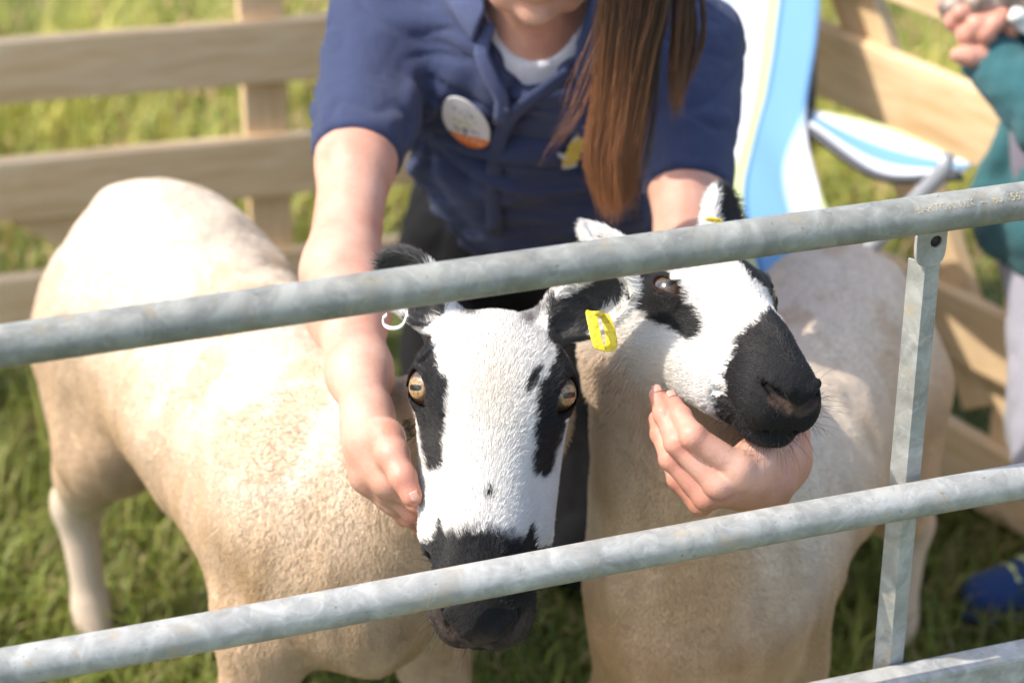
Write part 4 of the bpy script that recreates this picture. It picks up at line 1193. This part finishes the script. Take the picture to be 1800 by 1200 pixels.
# ------------------------------------------------------------------ ear tags of the sheep
def ear_tags():
    yel = M_('yellow_tag_plastic'); c = yel.noise(yel.coords(), 170, 4, .65, .6)
    yel.color(yel.ramp(c, [(.46, (.80, .60, .03)), (.60, (.62, .45, .02)), (.68, (.25, .17, .02))])).set(Roughness=.4)
    wht = mat_plain('white_tag_plastic', (.78, .75, .68), .4)
    def loop(name, px, d, w, mat, s, th=.0016):
        """a flat strap of width w that runs through the pixels px"""
        C = spline([at(x, y, q) for (x, y), q in zip(px, d)], 30); V, F = [], []
        for i, p in enumerate(C):
            V += [p - w / 2, p + w / 2]
        for i in range(len(C) - 1): F.append((2 * i, 2 * i + 1, 2 * i + 3, 2 * i + 2))
        o = put(name, mesh(name, V, F), mat, s.root)
        m = o.modifiers.new('t', 'SOLIDIFY'); m.thickness = th; m.offset = 0
        m = o.modifiers.new('b', 'BEVEL'); m.width = .0005; m.segments = 2
        return o
    wv = unit(CAMR - .25 * CAMU + .1 * CAMT)
    dd = [2.050, 2.038, 2.032, 2.036, 2.055, 2.065, 2.068]
    loop('ear_tag', [(1042, 548), (1040, 556), (1052, 608), (1062, 614), (1075, 606), (1070, 572), (1060, 550)], dd, wv * .0105, yel.m, s1)
    tube('ear_tag_pin', [at(1044, 552, 2.038), at(1058, 552, 2.07)], .0028, yel.m, s1.root)
    loop('ear_tag', [(716, 548), (708, 570), (692, 577), (677, 572), (673, 560), (680, 553)], [2.05, 2.044, 2.04, 2.04, 2.045, 2.05], unit(CAMU * .5 - CAMT) * .006, wht, s1, .0013)
    loop('ear_tag', [(1247, 388), (1252, 384), (1262, 386), (1264, 398), (1262, 410)], [2.17, 2.165, 2.165, 2.17, 2.175], wv * .008, yel.m, s2)
ear_tags()

# ------------------------------------------------------------------ child beside the far fence
def child():
    root = empty('person', (.74, 2.78, 0))
    tag(root, 'child in teal hooded top and grey trousers standing at the picture edge', 'person')
    teal = mat_cloth('teal_sweatshirt', (.032, .112, .122), (.042, .135, .145)); grey = mat_cloth('pale_grey_jersey', (.36, .35, .41), (.43, .42, .47))
    tee = mat_cloth('mauve_grey_tee', (.19, .17, .21), (.23, .20, .24)); blue = mat_cloth('blue_shoe_mesh', (.014, .04, .13), (.018, .05, .17), .6)
    sk = SKIN
    c = V3(.765, 2.79, 0)
    wr = at(1742, 105, 2.84); el = at(1850, 215, 2.80); sh = c + V3(-.02, -.10, .80)
    wr2 = at(1765, 45, 2.90); el2 = at(1930, 150, 2.98); sh2 = c + V3(.03, .12, .80)
    def hood(P):
        d = s_ell(P, c + V3(0, 0, .64), (.125, .15, .20))
        d = smin(d, s_ell(P, c + V3(-.02, 0, .50), (.145, .155, .12)), .05)
        d = smax(d, -(P[:, 2] - .445), .01)
        d = smax(d, -s_ell(P, c + V3(-.17, -.02, .66), (.085, .055, .17)), .015)            # open front
        d = smin(d, chain(P, [sh, el, wr], [.062, .052, .036]), .03); d = smin(d, chain(P, [sh2, el2, wr2], [.062, .052, .036]), .03)
        cu = unit(wr - el); d = smin(d, s_cone(P, wr - cu * .035, wr - cu * .003, .0385, .034), .004)
        d = smin(d, s_cone(P, c + V3(.06, .0, .85), c + V3(.02, .0, .84), .07, .06), .05)
        return d
    V, Q = sdf_mesh(hood, c + V3(-.30, -.32, .40), c + V3(.30, .32, .98), .007, 2)
    finish('hooded_top', V, Q, teal, root, fold=lambda V: fbm(V * V3(1, 1, 2), 13, 5, 3) * .006 - .004 * (1 - np.abs(noise(V, 24, 8))) ** 4)
    V, Q = sdf_mesh(lambda P: s_ell(P, c + V3(-.005, 0, .62), (.117, .132, .22)), c + V3(-.2, -.2, .40), c + V3(.2, .2, .88), .009, 2)
    finish('t_shirt', V, Q, tee, root)
    fL, fR = V3(.715, 2.60, 0), V3(.82, 2.87, 0)
    def trs(P):
        d = s_ell(P, c + V3(-.01, 0, .46), (.125, .135, .09))
        for f, o in ((fL, V3(-.03, -.06, 0)), (fR, V3(.02, .07, 0))):
            d = smin(d, s_cone(P, c + o + V3(0, 0, .42), f + V3(0, 0, .20), .088, .075), .03)
        return smax(d, -(P[:, 2] - .185), .008)
    V, Q = sdf_mesh(trs, c + V3(-.28, -.3, .15), c + V3(.28, .3, .58), .008, 2)
    finish('trousers', V, Q, grey, root, fold=lambda V: fbm(V * V3(1.5, 1.5, .6), 16, 5, 3) * .006 - .005 * (1 - np.abs(noise(V * V3(1.5, 1.5, .5), 26, 8))) ** 4)
    # skin: legs, head, hands
    hd = c + V3(-.05, -.02, 1.03)
    h1 = [([wr, at(1722, 100, 2.83)], [.024, .020]), ([at(1745, 60, 2.87), at(1728, 62, 2.85)], [.026, .022])]
    f1_ = [([at(1722, 98, 2.825), at(1705, 100, 2.82), at(1690, 98, 2.82), at(1682, 97, 2.82)], [.016, .013, .011, .009]),
           ([at(1730, 70, 2.84), at(1700, 62, 2.82), at(1716, 44, 2.81), at(1738, 30, 2.815)], [.014, .0135, .012, .010]),
           ([at(1722, 58, 2.85), at(1678, 38, 2.83), at(1690, 22, 2.815), at(1706, 12, 2.815)], [.014, .0135, .012, .010]),
           ([at(1745, 72, 2.84), at(1732, 60, 2.81), at(1752, 40, 2.805), at(1764, 22, 2.81)], [.013, .0125, .011, .009]),
           ([at(1715, 30, 2.87), at(1662, 8, 2.84), at(1672, 0, 2.825), at(1686, -8, 2.825)], [.013, .012, .011, .0095]),
           ([at(1768, 70, 2.85), at(1778, 50, 2.82), at(1790, 38, 2.82), at(1798, 28, 2.825)], [.013, .012, .011, .009])]
    def skn(P):
        d = None
        for p, r in h1: e = chain(P, p, r); d = e if d is None else smin(d, e, .012)
        for p, r in f1_: d = smin(d, chain(P, p, r, .002), .003)
        return d
    lo, hi = boxof([q for p, r in h1 + f1_ for q in p], .03)
    VH = sdf_mesh(skn, lo, hi, .0028, 2)
    def rest(P):
        d = s_cone(P, fL + V3(0, 0, .3), fL + V3(.005, .02, .06), .045, .03); d = np.minimum(d, s_cone(P, fR + V3(0, 0, .3), fR + V3(.005, .02, .06), .045, .03))
        h = smin(s_ell(P, hd, (.085, .075, .10)), s_ell(P, hd + V3(-.03, 0, -.04), (.06, .058, .07)), .03)
        h = smin(h, s_cone(P, hd + V3(-.085, 0, .0), hd + V3(-.098, 0, -.02), .006, .010), .012)
        h = smin(h, s_cone(P, hd + V3(-.068, -.02, -.062), hd + V3(-.068, .02, -.062), .006), .006)
        h = smin(h, s_cone(P, hd + V3(.01, 0, -.06), c + V3(0, 0, .82), .042), .03)
        h = smin(h, s_cone(P, c + V3(0, 0, .76), c + V3(0, 0, .46), .07), .03)
        d = smin(d, s_cone(P, c + V3(-.03, -.05, .44), fL + V3(0, 0, .3), .05), .03); d = smin(d, s_cone(P, c + V3(.02, .06, .44), fR + V3(0, 0, .3), .05), .03)
        h = smin(h, d, .03)
        return np.minimum(d, h)
    VR_ = sdf_mesh(rest, c + V3(-.25, -.25, .0), c + V3(.25, .25, 1.2), .009, 2)
    finish('hands', *VH, sk, root, lambda V: .35 + .3 * fbm(V, 20, 3)); finish('body', *VR_, sk, root, lambda V: .2 + .3 * fbm(V, 20, 3))
    hm = mat_plain('short_brown_hair', (.09, .05, .025), .6)
    V, Q = sdf_mesh(lambda P: smax(s_ell(P, hd + V3(.012, 0, .02), (.092, .085, .105)), -(P[:, 0] - (hd[0] - .055) + (P[:, 2] - hd[2]) * .5), .01), hd - .15, hd + .15, .009, 1)
    finish('hair', V, Q, hm, root, fold=lambda V: fbm(V, 60, 3) * .004)
    for f, dx in ((fL, 0), (fR, .0)):
        D = unit(V3(-.95, -.30, 0)); t0 = f + V3(.02, .02, 0)
        def shoe(P, f=t0, D=D):
            d = smin(s_ell(P, f + V3(0, 0, .05), (.045, .042, .055)), s_cone(P, f + D * .03 + V3(0, 0, .04), f + D * .115 + V3(0, 0, .032), .038, .031), .03)
            return smax(d, -(P[:, 2] - .002), .004)
        V, Q = sdf_mesh(shoe, t0 - V3(.19, .13, .01), t0 + V3(.12, .1, .14), .006, 1); so = finish('shoe', V, Q, blue, root)
        # pale laces and sole
        def sole(P, f=t0, D=D): return smax(s_cone(P, f + V3(0, 0, .012), f + D * .115 + V3(0, 0, .012), .046, .036), np.abs(P[:, 2] - .009) - .009, .004)
        V, Q = sdf_mesh(sole, t0 - V3(.19, .12, .01), t0 + V3(.12, .1, .05), .006, 1); finish('sole', V, Q, mat_plain('dark_rubber', (.03, .05, .10), .6), so)
        for k in range(3):
            p = t0 + D * (.035 + .022 * k) + V3(0, 0, .083 - .008 * k); s_ = V3(-D[1], D[0], 0)
            tube('lace', [p - s_ * .022 - V3(0, 0, .008), p + V3(0, 0, .002), p + s_ * .022 - V3(0, 0, .008)], .004, mat_plain('lace_lime', (.55, .60, .20), .6), so, 8)
    # fluffy bundle in the hands
    b = at(1752, -8, 2.84)
    V, Q = sdf_mesh(lambda P: s_ell(P, b, (.062, .045, .038)), b - .09, b + .09, .006, 1)
    w = M_('tuft_wool'); w.color(w.ramp(w.noise(w.coords(), 60, 4), [(.35, (.22, .15, .11)), (.6, (.45, .37, .30)), (.75, (.7, .65, .58))])).set(Roughness=.9)
    V = V + vnormals(V, Q) * (fbm(V, 45, 6) * .012)[:, None]
    o = put('wool_bundle', fast_mesh('wool_bundle', V, Q), w.m); tag(o, 'brownish grey fluffy bundle held in the hands of the child', 'bundle')
    b2 = at(1787, 28, 2.80)
    V, Q = sdf_mesh(lambda P: s_cone(P, b2, b2 + V3(.02, 0, -.02), .011, .008), b2 - .05, b2 + .05, .004, 1); V = V + vnormals(V, Q) * (fbm(V, 90, 6) * .003)[:, None]
    put('wool_tuft', fast_mesh('wool_tuft', V, Q), mat_plain('white_wool', (.75, .72, .66), .9), o)
child()

# ------------------------------------------------------------------ striped folding chair
def chair():
    root = empty('folding_chair', (.25, 3.1, 0)); tag(root, 'folding chair with blue, white and lime striped cloth behind the person in navy', 'chair')
    m = M_('striped_canvas'); a = m.n('Attribute'); a.attribute_name = 'across'
    BL, WH, LI, PB, MB = (.19, .39, .64), (.78, .79, .82), (.60, .66, .34), (.46, .60, .76), (.10, .26, .52)
    seq = [LI, WH, PB, BL, BL, MB, LI, WH, PB, WH, LI, BL, LI, WH, BL, WH]
    wid = [.03, .085, .02, .075, .02, .01, .03, .09, .02, .04, .03, .13, .03, .10, .15, .09]
    pos = [0]
    for w_ in wid[:-1]: pos.append(pos[-1] + w_)
    cr = m.ramp(a.outputs['Fac'], list(zip(pos, seq)), 'CONSTANT')
    m.color(cr).set(Roughness=.8, Specular_IOR_Level=.2); m.bump(m.noise(m.coords(), 30, 3), .2, .004)
    tr = m.n('BsdfTranslucent'); m.l(cr, tr.inputs[0]); mx = m.n('MixShader'); mx.inputs[0].default_value = .2
    m.l(m.b.outputs[0], mx.inputs[1]); m.l(tr.outputs[0], mx.inputs[2]); m.l(mx.outputs[0], m.t.nodes['Material Output'].inputs[0])
    steel = mat_plain('grey_painted_steel', (.42, .43, .45), .4, Metallic=.3); dark = mat_plain('dark_tube', (.05, .05, .055), .5)
    def sheet(name, E0, E1, n, mm, sag, stripe, f0=0.0, f1=1.0):
        A, B = spline(E0, n), spline(E1, n); V, F, C = [], [], []
        for i in range(n):
            for j in range(mm):
                b = j / (mm - 1); p = A[i] * (1 - b) + B[i] * b
                V.append(p + sag(i / (n - 1), b)); C.append(f0 + (f1 - f0) * b - (.14 * float(sstep(.42, .80, i / (n - 1))) if name == 'sling' else 0))
        for i in range(n - 1):
            for j in range(mm - 1): F.append((i * mm + j, i * mm + j + 1, (i + 1) * mm + j + 1, (i + 1) * mm + j))
        me = mesh(name, V, F); at_ = me.attributes.new('across', 'FLOAT', 'POINT'); at_.data.foreach_set('value', np.array(C, np.float32))
        o = put(name, me, m.m, root); md = o.modifiers.new('t', 'SOLIDIFY'); md.thickness = .002; md.offset = 0
        return o
    Rr = [at(1440, -150, 3.26), at(1436, -40, 3.21), at(1428, 80, 3.16), at(1416, 200, 3.11), at(1440, 300, 3.03), at(1490, 420, 2.91), at(1512, 468, 2.865)]
    off = V3(-.42, -.02, 0)
    sling = sheet('sling', Rr, [p + off for p in Rr], 60, 60, lambda a, b: V3(0, .035, -.02) * math.sin(math.pi * b) + V3(.006, .0, .006) * math.sin(17 * b + 6 * a) * (1 - b), None, .145, 1.0)
    # arm rests: hammock strips
    for s_, o_ in ((1, V3(0, 0, 0)), (0, off + V3(-.10, -.0, 0))):
        a0, a1 = [at(1428, 192, 3.15), at(1560, 222, 3.07), at(1712, 288, 2.965)], [at(1418, 222, 3.10), at(1545, 305, 3.00), at(1690, 305, 2.92)]
        sheet('arm_rest', [p + o_ for p in a0], [p + o_ for p in a1], 24, 12, lambda a, b: V3(0, 0, -.012) * math.sin(math.pi * a) * math.sin(math.pi * b), None, 0.0, .42)
        tube('arm_piping', [p + o_ for p in spline([p - V3(0, 0, .004) for p in a1], 16)], .006, dark, root, 8)
        top = at(1660, 300, 2.935) + o_; low = at(1496, 470, 2.99) + o_; g = low + (low - top) * 1.9; g[2] = 0.0
        g = low + (low - top) * (low[2] / (top[2] - low[2]))
        if not s_: g = V3(top[0] + .12, top[1] + .18, 0); low = (top + g) / 2
        tube('leg', [top + V3(0, 0, .02), top, low, g], .0115, steel, root, 12)
        bk = at(1436, -60, 3.24) + o_; bf = V3(bk[0] + .02, bk[1] + .06, 0)
        tube('back_post', [at(1440, -150, 3.28) + o_, at(1424, 60, 3.19) + o_, at(1420, 215, 3.15) + o_, V3(*(at(1420, 215, 3.15) + o_)[:2], 0) + V3(-.02, .03, 0)], .0105, dark, root, 12)
    gl = at(997, 868, 3.365); gl[2] = 0
    tube('leg', [gl, gl + V3(-.01, .0, .45)], .013, mat_plain('white_painted_steel', (.72, .72, .70), .4), root, 12)
chair()
